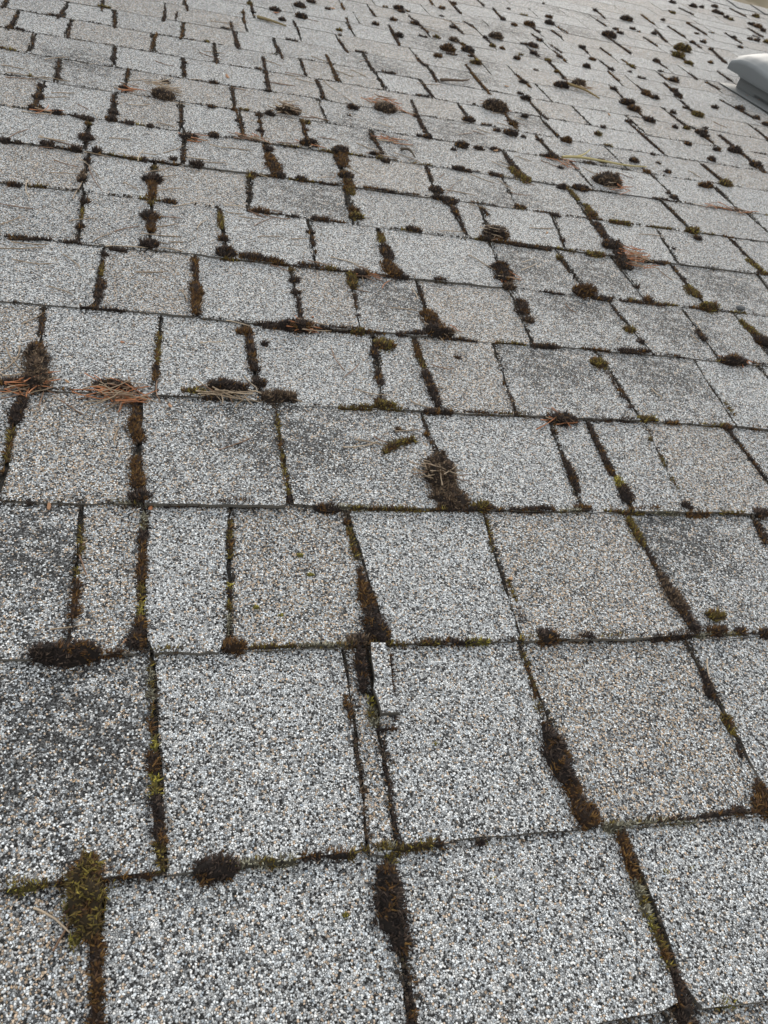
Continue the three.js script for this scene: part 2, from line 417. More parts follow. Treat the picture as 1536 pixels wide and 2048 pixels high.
// moss: kind, species, height mm, [across, upslope, width] mm ...
const MOSS = [[1,5,20,[[-29,202,14.7],[-30,192,20.2],[-30,181,18.1],[-28,172,13.2],[-25,164,7.2]],"large olive and brown moss mound at a shingle corner low on the roof"],
[1,1,6,[[-23,162,6.3],[-22,144,6.2],[-21,119,5.9]]],
[2,5,3.6,[[-74,197,4.0],[-50,195,4.1]]],
[2,1,3.2,[[-15,195,3],[5,194,3]]],
[0,0,7.7,[[33,193,12.7],[47,193,12.7]]],
[2,3,3.2,[[305,194,3],[364,191,3]]],
[2,0,4.1,[[369,192,3.1],[403,195,5.2]]],
[0,1,8.3,[[423,196,16.9],[431,196,16.9]]],
[0,0,3,[[176,194,4.0],[178,194,4.0]]],
[0,0,3,[[203,192,5.0],[205,192,5.0]]],
[0,3,3.3,[[139,194,8.3],[145,194,8.3]]],
[0,5,3,[[118,193,3.8],[122,193,3.8]]],
[1,2,4,[[145,190,5.2],[145,184,4.7]]],
[1,0,16,[[140,180,11.3],[139,165,16.1],[139,152,14.3],[141,138,7.3]],"long black-brown moss patch bulging from the joint below a grey lichen tuft"],
[1,0,4,[[141,134,2.2],[142,122,2.4],[138,99,5.9]]],
[1,1,6,[[303,186,6.7],[302,175,7.8],[301,161,8.8]]],
[1,3,4,[[301,154,7.0],[299,137,7.4]]],
[1,2,4,[[300,135,3.4],[299,129,3.9]]],
[1,5,5,[[300,126,6.1],[299,115,6.6],[299,107,6.5]]],
[1,0,9,[[300,102,7.6],[299,91,9.0],[296,76,12.4]]],
[2,2,3.2,[[320,84,3.5],[331,84,3.5]]],
[1,3,3,[[3,340,3.3],[3,310,3.7]]],
[1,5,3,[[3,306,2.9],[4,284,2.6]]],
[1,2,4,[[6,280,3.1],[6,272,3.1]]],
[1,1,6,[[4,268,7.1],[5,258,6.5]]],
[1,2,5,[[6,254,4.5],[6,241,4.9]]],
[1,0,9,[[7,239,5.4],[8,227,7.2],[9,213,7.6]]],
[1,5,7,[[8,210,6.6],[10,196,5.1]]],
[1,1,3,[[135,304,2.7],[135,290,3.0],[136,280,2.0]]],
[1,4,2.5,[[136,271,1.5],[133,228,1.6],[132,201,2.4]]],
[0,1,3,[[135,232,2.7],[137,232,2.7]]],
[1,0,10,[[152,342,6.4],[150,324,8.1],[148,308,6.1]]],
[1,2,4,[[153,302,3.7],[153,294,3.9]]],
[1,3,5,[[151,291,6.6],[152,281,6.0]]],
[1,0,2.5,[[155,267,1.8],[152,230,2.0],[150,196,2.1]]],
[1,5,3,[[283,337,3.2],[281,311,2.8],[278,281,2.7]]],
[1,0,13,[[278,272,5.3],[278,256,14.9],[278,245,16.6],[278,230,13.2]],"long black moss patch in a diagonal joint, running into rust brown moss"],
[1,1,9,[[280,225,11.8],[280,213,12.3],[283,202,18.8]],"rust brown moss spreading onto a butt edge below a long black patch"],
[0,3,3.5,[[295,193,7.5],[303,193,7.5]]],
[1,0,4,[[435,315,2.4],[435,301,5.4],[431,289,5.3]]],
[1,5,4,[[434,269,6.7],[432,256,5.2]]],
[1,0,3,[[430,245,2.5],[429,236,3.2]]],
[1,1,6,[[430,217,2.8],[428,205,9.0]]],
[0,0,12.4,[[-68,347,16.7],[-36,347,16.7]]],
[2,1,4.0,[[-32,346,5.0],[-17,347,5.0]]],
[1,0,11,[[-4,375,6.3],[-6,364,9.7],[-8,353,11.8]]],
[2,5,3.2,[[6,348,3],[25,349,3]]],
[0,1,5.1,[[56,349,10.7],[64,349,10.7]]],
[2,5,3.2,[[73,348,3],[104,348,3.0]]],
[2,3,3.2,[[108,348,3],[142,348,3]]],
[0,4,4.3,[[148,351,10.7],[156,351,10.7]]],
[2,5,3.2,[[200,347,3.5],[214,347,3.5]]],
[2,2,3.5,[[239,347,4.0],[256,347,4.0]]],
[2,5,3.8,[[285,348,3.6],[301,350,4.4]]],
[0,0,6.2,[[303,350,10.0],[313,350,10.0]]],
[0,0,4.9,[[340,349,7.9],[348,349,7.9]]],
[2,5,3.8,[[354,348,3.7],[380,349,4.5]]],
[2,0,4.3,[[405,346,4.6],[443,348,5.8]]],
[0,1,6.4,[[464,349,9.8],[474,349,9.8]]],
[0,0,4.1,[[491,349,8.4],[495,349,8.4]]],
[0,0,4.5,[[515,347,9.3],[519,347,9.3]]],
[0,5,4.7,[[474,368,10.1],[484,368,10.1]]],
[1,5,3,[[-50,472,2.5],[-49,440,3.6]]],
[1,2,3,[[-50,425,2.6],[-50,419,2.9]]],
[1,1,6,[[-50,411,5.8],[-49,380,6.1]]],
[1,0,3,[[-50,374,2.8],[-50,363,2.7]],"broad dark spiky moss mound on a butt edge with a tan needle behind"],
[1,3,3,[[-4,484,3.9],[-4,467,4.2]]],
[1,0,6,[[-4,463,7.0],[-5,451,5.7]]],
[1,1,5,[[-4,445,5.3],[-5,412,6.3]]],
[1,5,3,[[-5,409,3.9],[-4,395,3.8]]],
[1,2,4,[[-4,392,3.5],[-4,381,3.8]]],
[1,5,3,[[65,479,2.4],[63,437,3.0]]],
[1,2,3,[[60,409,2.5],[60,404,2.5]]],
[1,0,3,[[60,401,3.5],[60,394,3.1]]],
[1,5,3,[[59,391,3.7],[58,384,3.7]]],
[1,3,2,[[58,381,2.5],[57,361,2.4]]],
[0,1,3,[[163,479,4.9],[165,479,4.9]]],
[1,5,3,[[165,472,3.0],[166,437,3.2]]],
[1,1,6,[[166,424,2.8],[166,402,8.3],[167,387,8.9]]],
[1,0,12,[[167,382,10.8],[168,367,14.0],[170,354,14.5]]],
[1,5,2,[[298,487,2.1],[290,443,2.0]]],
[1,5,2.5,[[294,411,1.9],[294,387,2.7]]],
[1,0,2,[[293,381,1.5],[291,363,1.8]]],
[1,5,5,[[446,486,6.6],[445,466,9.2],[445,452,5.4]]],
[1,0,3,[[446,448,3.2],[444,419,4.0]]],
[1,4,8,[[445,414,7.0],[445,392,13.7],[446,378,14.4]]],
[1,0,8,[[446,374,10.1],[447,354,14.1]]],
[1,0,4,[[593,485,3.6],[587,457,5.0]]],
[0,0,3,[[-91,494,3.5],[-89,494,3.5]]],
[0,0,7.7,[[-10,501,14.7],[-4,501,14.7]],"round dark moss cushion below a rust brown strip on a butt edge"],
[2,0,4.0,[[60,497,5.0],[84,498,5.1]]],
[0,0,4.0,[[141,494,7.6],[159,494,7.6]]],
[0,5,5.8,[[291,499,10.4],[301,499,10.4]]],
[2,0,4.4,[[331,495,3.0],[355,499,6.1],[369,498,5.1]]],
[2,1,4.4,[[394,500,5.8],[408,500,5.8]]],
[2,1,3.7,[[452,499,3.2],[484,501,4.3]]],
[0,0,5.5,[[602,497,11.3],[608,497,11.3]]],
[2,5,3.2,[[170,495,3],[230,495,3]]],
[2,0,3.3,[[13,494,3.1],[53,495,3.2]]],
[3,4,26,[[265,554,23.9],[264,540,31.7],[263,531,23.8]],"ball of brown needle litter and moss at a joint end"],
[3,4,12,[[265,524,25.4],[267,512,35.2],[267,507,29.2]],"flat crumbly brown soil clod under a ball of needle litter"],
[1,0,8,[[-109,628,6.9],[-111,610,11.5],[-112,594,9.9]]],
[1,5,4,[[-113,584,4.6],[-112,543,4.4]]],
[0,0,3,[[-115,529,4.6],[-113,529,4.6]]],
[1,1,7,[[-13,631,4.5],[-13,599,11.6],[-10,576,10.7]]],
[1,1,8,[[-11,548,9.7],[-10,532,10.9],[-8,517,11.4]]],
[1,5,3,[[118,624,2.5],[116,558,2.7],[116,508,4.4]]],
[0,0,3,[[116,504,4.8],[118,504,4.8]]],
[1,0,2,[[270,630,1.5],[269,569,1.8]]],
[3,5,8,[[217,573,5.1],[224,581,6.5],[236,589,7.9],[251,594,5.3]],"loose olive moss scrap lying across the middle of a shingle"],
[0,1,3,[[238,611,5.5],[240,611,5.5]]],
[0,1,3,[[266,604,6.0],[268,604,6.0]]],
[1,0,6,[[409,579,3.0],[408,561,7.8],[407,543,10.5],[406,524,3.8]]],
[1,0,4,[[463,634,3.7],[459,591,5.2],[456,551,5.5]]],
[1,2,4,[[460,544,6.5],[458,533,7.9]]],
[1,0,7,[[459,529,9.8],[457,513,11.6]]],
[1,5,2,[[528,585,2.7],[525,566,3.2]]],
[1,5,2,[[523,546,2.6],[521,529,3.1]]],
[0,0,5.2,[[517,504,10.7],[521,504,10.7]]],
[0,1,3,[[413,618,5.9],[415,618,5.9]]],
[0,5,3,[[528,611,4.5],[530,611,4.5]]],
[1,0,3,[[645,636,3.6],[646,584,3.5],[645,551,4.0]]],
[0,1,4.7,[[-108,708,13.0],[-104,708,13.0]]],
[1,4,16,[[-105,695,16.1],[-102,667,19.4],[-100,646,20.4]],"tall brown tufted moss strip with orange needles caught at its foot"],
[2,0,6.1,[[-135,647,6.7],[-114,649,10.2]]],
[0,0,10.2,[[-45,650,14.6],[-21,650,14.6]],"dark moss cushion behind the thickest pile of orange needles"],
[0,0,11.8,[[60,659,16.8],[86,659,16.8]],"dark moss cushion between straw-brown needles and a brown soil block"],
[3,4,9,[[111,650,14.3],[124,650,15.2],[134,651,14.5]],"flat brown crumbly soil block beside a dark moss cushion"],
[2,5,4.9,[[30,651,6.0],[48,651,7.3]]],
[0,5,6.9,[[225,647,10.4],[239,647,10.4]]],
[2,5,3.8,[[183,639,4.4],[215,640,4.4]]],
[2,0,4.6,[[274,641,5.2],[302,641,6.5]]],
[2,0,3.4,[[319,642,3.3],[395,643,3.4]]],
[0,0,9.7,[[418,639,14.6],[444,639,14.6]]],
[2,0,4.2,[[506,643,5.6],[526,644,5.6]]],
[2,5,5.5,[[531,646,7.9],[550,646,7.9]]],
[0,1,5.4,[[645,639,11.0],[649,639,11.0]]],
[1,0,3,[[-106,773,3.1],[-104,733,3.0]]],
[1,5,3,[[8,750,2.9],[6,700,4.0]]],
[1,1,4,[[5,691,4.4],[4,666,4.7]]],
[0,1,4.7,[[93,767,11.8],[101,767,11.8]],"rust brown flat moss cap at the upper end of a mossy joint"],
[1,0,5,[[101,757,5.5],[102,734,6.7],[102,696,8.2]]],
[0,0,5.5,[[102,672,9.8],[108,672,9.8]]],
[0,5,8.2,[[250,762,17.6],[258,762,17.6]],"bright olive moss tuft at the corner of two shingles"],
[1,0,5,[[244,762,7.1],[238,740,6.9]]],
[1,0,4,[[236,708,5.8],[235,685,7.6]]],
[0,0,4.4,[[226,654,9.1],[230,654,9.1]]],
[1,1,4,[[294,774,5.3],[290,743,6.2]]],
[1,5,3,[[291,740,4.1],[290,721,4.6]]],
[1,0,6,[[291,711,10.1],[291,681,9.8],[291,653,7.7]]],
[0,1,3.8,[[380,697,11.4],[380,697,11.4]]],
[1,0,3,[[381,686,2.1],[380,654,3.6]]],
[0,5,7.5,[[523,755,20.1],[527,755,20.1]]],
[1,0,2,[[528,743,1.8],[528,708,2.4]]],
[1,0,4,[[530,702,7.1],[529,685,8.1]]],
[0,0,3.7,[[526,666,7.5],[530,666,7.5]]],
[1,5,3,[[671,689,3.2],[670,666,6.3]]],
[0,1,3.0,[[338,747,6.1],[340,747,6.1]]],
[0,0,3.1,[[116,747,6.4],[118,747,6.4]]],
[0,0,10.3,[[141,783,14.7],[169,783,14.7]]],
[2,0,4.8,[[120,781,5.4],[137,782,7.0]]],
[2,0,4.6,[[178,785,6.3],[236,786,6.4]]],
[1,1,10,[[324,838,17.0],[325,818,23.4]]],
[0,0,12.2,[[317,795,18.1],[337,795,18.1]],"dark moss cushion at the foot of a rust brown triangle"],
[2,0,5.0,[[275,785,6.5],[309,792,7.5]]],
[2,0,5.1,[[448,784,7.2],[480,784,7.2]]],
[2,0,4.9,[[569,789,6.2],[611,791,7.2]]],
[0,0,11.0,[[724,785,15.8],[754,785,15.8]]],
[0,5,6.1,[[221,784,7.8],[231,784,7.8]]],
[0,0,3.3,[[-55,904,6.7],[-51,904,6.7]]],
[1,5,3,[[-54,888,2.7],[-54,856,3.5]]],
[1,0,6,[[-54,845,8.2],[-55,809,6.7]]],
[1,0,3,[[-55,803,3.8],[-56,787,2.9]]],
[1,1,4,[[48,916,5.4],[47,885,6.7]]],
[1,0,3,[[48,880,4.8],[48,862,4.3]]],
[1,1,8,[[47,855,11.3],[48,835,11.1]]],
[1,1,7,[[47,827,10.1],[46,793,9.0]]],
[0,5,3,[[163,915,6.1],[165,915,6.1]]],
[0,0,5.1,[[164,889,10.4],[168,889,10.4]]],
[0,0,4.1,[[162,860,8.4],[166,860,8.4]]],
[1,0,3,[[165,849,3.1],[163,803,3.4]]],
[1,5,8,[[242,918,12.4],[238,887,11.0]]],
[0,0,3,[[231,818,5.2],[233,818,5.2]]],
[1,0,2,[[238,871,2.2],[234,833,2.1]]],
[1,0,2,[[329,909,2.4],[325,862,2.9]]],
[1,0,8,[[466,888,14.1],[461,862,13.8]]],
[0,4,5.5,[[458,843,11.2],[464,843,11.2]]],
[0,5,5.5,[[604,841,11.2],[610,841,11.2]]],
[0,0,3.8,[[610,813,7.7],[614,813,7.7]]],
[1,0,2,[[609,906,2.1],[610,864,2.8]]],
[1,0,4,[[724,857,7.4],[721,837,10.2]]],
[1,5,5,[[821,900,8.0],[823,879,11.1],[826,863,10.2]]],
[0,0,8.7,[[823,844,24.5],[825,844,24.5]]],
[2,0,4.5,[[-47,920,5.4],[-31,919,6.3]]],
[0,0,9.7,[[82,935,18.6],[90,935,18.6]]],
[2,0,7.4,[[107,934,11.7],[124,934,11.7]]],
[2,0,5.6,[[134,931,8.1],[152,931,8.1]]],
[0,5,4.5,[[214,927,9.2],[218,927,9.2]]],
[0,0,9.6,[[247,920,14.8],[261,920,14.8]]],
[1,1,9,[[296,957,18.0],[299,935,24.9]]],
[2,0,5.3,[[299,925,7.5],[316,925,7.5]]],
[2,0,4.8,[[357,928,6.7],[369,928,6.7]]],
[2,0,5.5,[[590,922,8.1],[614,922,8.1]]],
[0,1,5.4,[[676,931,11.1],[682,931,11.1]]],
[0,5,11.0,[[774,928,20.6],[788,928,20.6]]],
[2,0,3.8,[[-155,920,4.4],[-124,925,4.4]]],
[2,0,4.4,[[177,930,5.9],[203,930,5.9]]],
[2,0,3.8,[[630,923,4.4],[703,922,4.4]]],
[0,0,4.7,[[-84,1037,9.6],[-80,1037,9.6]]],
[0,0,3.7,[[-85,966,7.6],[-81,966,7.6]]],
[0,0,3,[[-84,935,4.8],[-82,935,4.8]]],
[1,5,2,[[-83,1018,2.4],[-83,985,2.3]]],
[0,0,8.3,[[-7,1013,17.8],[-1,1013,17.8]]],
[1,1,6,[[-1,1003,10.1],[-2,976,9.9]]],
[0,0,8.7,[[-8,938,16.6],[0,938,16.6]]],
[0,5,3.3,[[-4,1056,6.9],[0,1056,6.9]]],
[1,5,4,[[85,1048,6.1],[84,1005,5.9]]],
[0,1,5.1,[[83,974,10.4],[87,974,10.4]]],
[0,0,4.2,[[200,1022,8.7],[204,1022,8.7]]],
[0,0,5.5,[[201,963,15.4],[201,963,15.4]]],
[1,0,3,[[202,1008,3.5],[202,985,4.0]]],
[1,5,4,[[304,1044,7.7],[301,1017,8.1]]],
[1,0,8,[[301,1002,13.7],[301,977,17.1]]],
[1,0,14,[[466,978,23.1],[461,947,19.9]]],
[0,4,6.3,[[458,927,12.9],[464,927,12.9]]],
[0,5,3.6,[[576,1035,7.4],[580,1035,7.4]]],
[0,0,5.8,[[577,974,16.4],[577,974,16.4]]],
[0,1,11.9,[[572,935,25.7],[584,935,25.7]]],
[1,0,2,[[579,1030,2.2],[579,993,2.9]]],
[0,0,12.7,[[687,1093,29.2],[695,1093,29.2]],"dark round moss cushion above a bright orange needle pile"],
[1,0,9,[[694,1074,21.3],[689,1032,19.2]]],
[1,0,2,[[785,1057,3.4],[781,1001,4.1]]],
[1,5,6,[[778,988,13.1],[778,965,16.2]]],
[0,0,3.1,[[678,971,6.3],[680,971,6.3]]],
[2,0,5.0,[[-172,1063,7.0],[-162,1063,7.0]]],
[2,0,5.7,[[16,1064,8.4],[26,1064,8.4]]],
[2,1,5.3,[[130,1069,7.6],[148,1069,7.6]]],
[2,0,5.9,[[213,1066,8.8],[230,1066,8.8]]],
[2,0,6.7,[[351,1068,10.3],[366,1068,10.3]]],
[0,0,13.6,[[486,1086,31.4],[496,1086,31.4]],"round dark moss cushion with straw-brown needles on its lower side"],
[0,0,7.5,[[463,1067,11.5],[473,1067,11.5]]],
[2,5,6.4,[[637,1062,9.7],[661,1062,9.7]]],
[2,0,4.0,[[515,1062,3.8],[572,1059,5.1]]],
[2,0,4.2,[[702,1064,5.3],[772,1061,5.4]]],
[2,0,7.3,[[887,1169,11.6],[893,1169,11.6]]],
[0,0,3.4,[[-90,1167,6.9],[-86,1167,6.9]]],
[1,4,4,[[-89,1128,4.1],[-91,1095,6.0]]],
[0,5,3,[[-1,1173,6.0],[1,1173,6.0]]],
[0,0,9.3,[[-8,1130,15.4],[4,1130,15.4]]],
[1,1,4,[[-2,1119,9.2],[-1,1073,7.4]]],
[0,5,3.5,[[132,1180,7.1],[136,1180,7.1]]],
[0,0,3.1,[[127,1126,6.4],[129,1126,6.4]]],
[0,0,7.9,[[280,1227,18.1],[286,1227,18.1]]],
[1,5,5,[[285,1206,9.7],[283,1170,9.5]]],
[0,1,5.8,[[274,1111,11.8],[280,1111,11.8]]],
[0,5,7.8,[[270,1087,11.9],[282,1087,11.9]]],
[0,0,8.0,[[429,1222,20.4],[433,1222,20.4]]],
[0,0,8.5,[[442,1186,21.7],[446,1186,21.7]]],
[1,0,3,[[446,1164,6.7],[445,1126,3.7],[441,1077,2.1]]],
[1,0,3,[[497,1185,3.9],[498,1153,6.1]]],
[0,0,4.1,[[603,1095,8.4],[607,1095,8.4]]],
[1,5,6,[[708,1246,9.1],[704,1207,14.2]]],
[1,0,6,[[699,1173,15.6],[693,1130,15.2]]],
[0,1,6.4,[[700,1207,13.1],[706,1207,13.1]]],
[1,5,5,[[958,1110,8.7],[964,1067,12.3]]],
[0,0,3,[[816,1118,5.2],[818,1118,5.2]]],
[1,0,2,[[895,1312,3.1],[895,1226,4.0]]],
[0,5,9.4,[[885,1194,14.4],[899,1194,14.4]]],
[1,0,2,[[968,1180,4.0],[963,1128,4.9]]],
[2,0,6.8,[[-195,1195,10.5],[-191,1195,10.5]]],
[2,0,5.0,[[-179,1195,7.0],[-178,1195,7.0]]],
[2,0,7.5,[[-145,1201,11.9],[-137,1201,11.9]]],
[0,0,6.4,[[-109,1195,8.2],[-99,1195,8.2]]],
[2,0,6.9,[[-78,1197,10.9],[-75,1197,10.9]]],
[2,0,5.7,[[-14,1195,8.5],[-13,1195,8.5]]],
[2,0,6.5,[[26,1206,10.0],[27,1206,10.0]]],
[2,0,7.8,[[54,1200,12.5],[64,1200,12.5]]],
[0,0,4.5,[[136,1190,9.2],[140,1190,9.2]]],
[2,0,7.3,[[171,1200,11.6],[182,1200,11.6]]],
[2,0,6.0,[[206,1196,9.0],[215,1196,9.0]]],
[2,0,6.2,[[422,1195,9.5],[439,1195,9.5]]],
[2,1,5.7,[[562,1201,8.4],[577,1201,8.4]]],
[2,0,4.3,[[309,1196,5.7],[357,1195,5.7]]],
[2,0,5.7,[[622,1187,8.4],[633,1187,8.4]]],
[2,5,6.6,[[733,1192,10.1],[766,1192,10.1]]],
[0,5,4.1,[[-95,1296,8.4],[-91,1296,8.4]]],
[0,0,8.0,[[-96,1241,17.3],[-90,1241,17.3]]],
[0,0,9.7,[[46,1300,18.6],[54,1300,18.6]]],
[1,0,4,[[41,1244,6.0],[40,1210,5.9]]],
[0,0,6.0,[[169,1298,15.3],[171,1298,15.3]]],
[1,1,9,[[169,1265,16.0],[173,1229,19.6],[174,1208,16.8]]],
[0,0,11.5,[[285,1327,19.3],[297,1327,19.3]]],
[1,1,7,[[291,1311,17.7],[287,1271,15.8]]],
[0,0,8.5,[[280,1229,16.2],[288,1229,16.2]]],
[1,1,6,[[284,1210,13.9],[284,1185,13.7]]],
[1,0,3,[[436,1313,3.2],[434,1263,3.9]]],
[0,4,19.5,[[790,1366,40.0],[808,1366,40.0]],"brown needle-strewn moss cushion just below the pale yellow twig"],
[1,5,7,[[606,1363,12.7],[610,1338,19.8],[619,1321,23.3]]],
[1,0,4,[[613,1427,4.7],[611,1377,7.3]]],
[1,5,3,[[700,1308,5.6],[701,1268,8.2]]],
[1,0,3,[[1108,1554,5.1],[1109,1477,6.2]]],
[0,5,10.8,[[1103,1453,22.1],[1113,1453,22.1]]],
[0,1,11.3,[[1037,1427,14.5],[1057,1427,14.5]]],
[2,0,8.4,[[-172,1328,13.8],[-164,1328,13.8]]],
[2,0,7.0,[[-141,1322,11.0],[-136,1322,11.0]]],
[2,0,6.7,[[-114,1322,8.9],[-91,1315,11.8]]],
[2,0,8.5,[[-65,1327,14.1],[-61,1327,14.1]]],
[2,0,6.4,[[-39,1323,9.9],[-34,1323,9.9]]],
[2,0,5.8,[[-8,1323,8.5],[-5,1323,8.5]]],
[2,0,8.0,[[85,1321,13.0],[91,1321,13.0]]],
[0,0,11.1,[[233,1340,17.0],[249,1340,17.0]]],
[2,0,7.6,[[362,1314,12.2],[367,1314,12.2]]],
[2,0,7.8,[[490,1325,12.7],[501,1325,12.7]]],
[2,0,5.5,[[508,1322,7.9],[516,1322,7.9]]],
[2,0,6.3,[[555,1322,9.6],[573,1322,9.6]]],
[0,0,7.1,[[682,1312,10.8],[692,1312,10.8]]],
[2,0,8.9,[[719,1320,14.9],[736,1320,14.9]]],
[0,0,6.9,[[-172,1375,13.3],[-166,1375,13.3]]],
[0,0,3.9,[[-173,1426,8.0],[-167,1426,8.0]]],
[0,0,4.0,[[-152,1471,7.2],[-146,1471,7.2]]],
[0,0,3.1,[[-156,1550,4.8],[-152,1550,4.8]]],
[0,0,3,[[-65,1405,5.4],[-61,1405,5.4]]],
[0,0,6.3,[[-64,1353,10.9],[-58,1353,10.9]]],
[0,0,6.5,[[-51,1471,12.6],[-47,1471,12.6]]],
[0,4,12.3,[[7,1465,27.5],[19,1465,27.5]]],
[0,0,5.9,[[16,1536,12.4],[20,1536,12.4]]],
[0,0,4.0,[[49,1660,6.4],[53,1660,6.4]]],
[0,0,3.9,[[48,1596,6.8],[52,1596,6.8]]],
[0,1,4.3,[[125,1451,7.0],[129,1451,7.0]]],
[0,0,4.2,[[129,1400,7.4],[133,1400,7.4]]],
[0,0,3.5,[[130,1332,6.2],[136,1332,6.2]]],
[0,4,13.2,[[214,1477,26.7],[230,1477,26.7]]],
[0,0,7.0,[[185,1453,13.3],[191,1453,13.3]]],
[0,0,5.2,[[165,1440,9.4],[171,1440,9.4]]],
[0,1,3.8,[[164,1408,6.0],[170,1408,6.0]]],
[0,0,4.7,[[162,1371,9.7],[168,1371,9.7]]],
[0,5,5.8,[[244,1439,11.5],[252,1439,11.5]]],
[0,0,4.3,[[241,1403,7.4],[245,1403,7.4]]],
[0,4,13.3,[[408,1571,30.5],[422,1571,30.5]]],
[0,0,7.8,[[346,1554,16.1],[354,1554,16.1]]],
[0,0,3,[[334,1512,5.7],[336,1512,5.7]]],
[0,0,3.9,[[358,1407,10.2],[362,1407,10.2]]],
[0,0,5.4,[[192,1572,7.9],[198,1572,7.9]]],
[0,0,4.2,[[194,1617,6.8],[198,1617,6.8]]],
[0,0,4.9,[[295,1583,8.3],[299,1583,8.3]]],
[0,0,6.5,[[346,1337,11.1],[354,1337,11.1]]],
[0,5,4.9,[[354,1322,8.2],[360,1322,8.2]]],
[0,0,5.1,[[88,1448,10.2],[92,1448,10.2]]],
[0,5,3,[[-192,1462,5.6],[-188,1462,5.6]]],
[0,5,3,[[-232,1581,3.6],[-230,1581,3.6]]],
[0,0,8.6,[[261,2162,18.2],[269,2162,18.2]]],
[0,0,6.8,[[271,2084,11.5],[277,2084,11.5]]],
[0,0,9.1,[[329,2239,22.3],[337,2239,22.3]]],
[0,0,11.7,[[317,2137,16.5],[331,2137,16.5]]],
[0,0,7.3,[[365,2303,15.8],[373,2303,15.8]]],
[0,0,5.7,[[402,2263,11.1],[408,2263,11.1]]],
[0,5,5.3,[[404,2082,11.8],[408,2082,11.8]]],
[0,0,3.9,[[401,2043,7.3],[405,2043,7.3]]],
[0,0,6.6,[[511,2199,12.3],[521,2199,12.3]]],
[0,1,7.3,[[574,2280,13.8],[582,2280,13.8]]],
[0,0,10.0,[[554,2128,19.9],[562,2128,19.9]]],
[0,0,10.9,[[617,2418,22.9],[625,2418,22.9]]],
[0,5,3.9,[[184,2085,5.5],[190,2085,5.5]]],
[0,5,5.2,[[206,2174,11.2],[210,2174,11.2]]],
[0,0,4.0,[[209,2110,7.0],[213,2110,7.0]]],
[0,0,5.2,[[97,1573,11.0],[103,1573,11.0]]],
[0,0,10.0,[[631,2285,15.3],[643,2285,15.3]]],
[0,0,5.9,[[620,2390,14.0],[626,2390,14.0]]],
[0,0,4.2,[[742,2431,7.9],[748,2431,7.9]]],
[0,5,5.9,[[666,2186,12.6],[674,2186,12.6]]],
[0,4,10.2,[[714,2188,20.6],[722,2188,20.6]]],
[0,1,14.6,[[668,2086,28.1],[680,2086,28.1]]],
[0,1,8.6,[[627,2013,16.8],[633,2013,16.8]]],
[0,0,12.4,[[729,2113,25.2],[739,2113,25.2]]],
[0,5,5.0,[[734,2170,9.6],[740,2170,9.6]]],
[0,5,10.2,[[717,2009,17.1],[731,2009,17.1]]],
[0,1,4.9,[[726,2066,9.4],[730,2066,9.4]]],
[0,0,7.1,[[749,2325,14.8],[755,2325,14.8]]],
[0,4,15.2,[[860,2304,28.1],[874,2304,28.1]]],
[0,5,6.2,[[824,2204,13.0],[830,2204,13.0]]],
[0,1,5.7,[[851,2200,10.8],[855,2200,10.8]]],
[0,0,6.0,[[827,2280,9.5],[833,2280,9.5]]],
[0,1,6.4,[[828,2613,13.7],[834,2613,13.7]]],
[0,1,6.4,[[766,2521,14.9],[772,2521,14.9]]],
[0,1,12.2,[[1033,2524,20.8],[1049,2524,20.8]]],
[0,0,6.0,[[1015,2365,14.1],[1021,2365,14.1]]],
[0,0,9.3,[[966,2284,22.9],[974,2284,22.9]]],
[0,0,7.5,[[938,2207,12.3],[948,2207,12.3]]],
[0,0,7.8,[[864,2125,11.8],[874,2125,11.8]]],
[0,0,12.1,[[1126,2600,19.6],[1140,2600,19.6]]],
[0,1,9.0,[[1159,2687,16.9],[1167,2687,16.9]]],
[0,5,6.6,[[967,2165,12.7],[973,2165,12.7]]],
[0,5,5.8,[[954,2065,9.0],[962,2065,9.0]]],
[0,0,5.1,[[1022,2225,10.6],[1028,2225,10.6]]],
[0,0,6.7,[[1150,2375,14.3],[1158,2375,14.3]]],
[0,0,7.2,[[813,1921,13.3],[823,1921,13.3]]],
[0,0,5.5,[[776,1828,8.6],[782,1828,8.6]]],
[0,0,8.7,[[776,1797,14.7],[788,1797,14.7]]],
[0,4,13.9,[[984,1989,28.8],[992,1989,28.8]]],
[0,0,13.5,[[914,1943,22.9],[934,1943,22.9]]],
[0,1,7.0,[[976,2485,11.9],[984,2485,11.9]]],
[0,0,3.8,[[1027,2693,9.5],[1031,2693,9.5]]],
[0,0,5.6,[[954,2526,10.5],[962,2526,10.5]]],
[0,1,7.1,[[1136,2265,15.4],[1144,2265,15.4]]],
[0,0,8.0,[[1081,2172,18.2],[1087,2172,18.2]]],
[0,0,7.1,[[1434,2956,13.3],[1440,2956,13.3]]],
[0,0,16.0,[[1529,2914,26.7],[1553,2914,26.7]]],
[0,0,15.6,[[1328,2598,34.2],[1342,2598,34.2]]],
[0,5,21.1,[[1594,2616,35.8],[1622,2616,35.8]]],
[0,5,15.6,[[1531,2511,29.9],[1547,2511,29.9]]],
[0,5,8.7,[[1535,2444,15.7],[1549,2444,15.7]]],
[0,0,12.0,[[1363,2209,20.2],[1377,2209,20.2]]],
[0,0,8.6,[[1313,2102,18.0],[1323,2102,18.0]]],
[0,0,8.7,[[1303,2059,18.0],[1311,2059,18.0]]],
[0,1,10.4,[[1186,2016,19.0],[1196,2016,19.0]]],
[0,0,8.3,[[1202,1998,16.7],[1212,1998,16.7]]],
[0,0,8.0,[[1089,2008,11.7],[1099,2008,11.7]]],
[0,0,8.7,[[1402,2395,16.5],[1408,2395,16.5]]],
[0,1,6.9,[[1652,2512,12.9],[1660,2512,12.9]]],
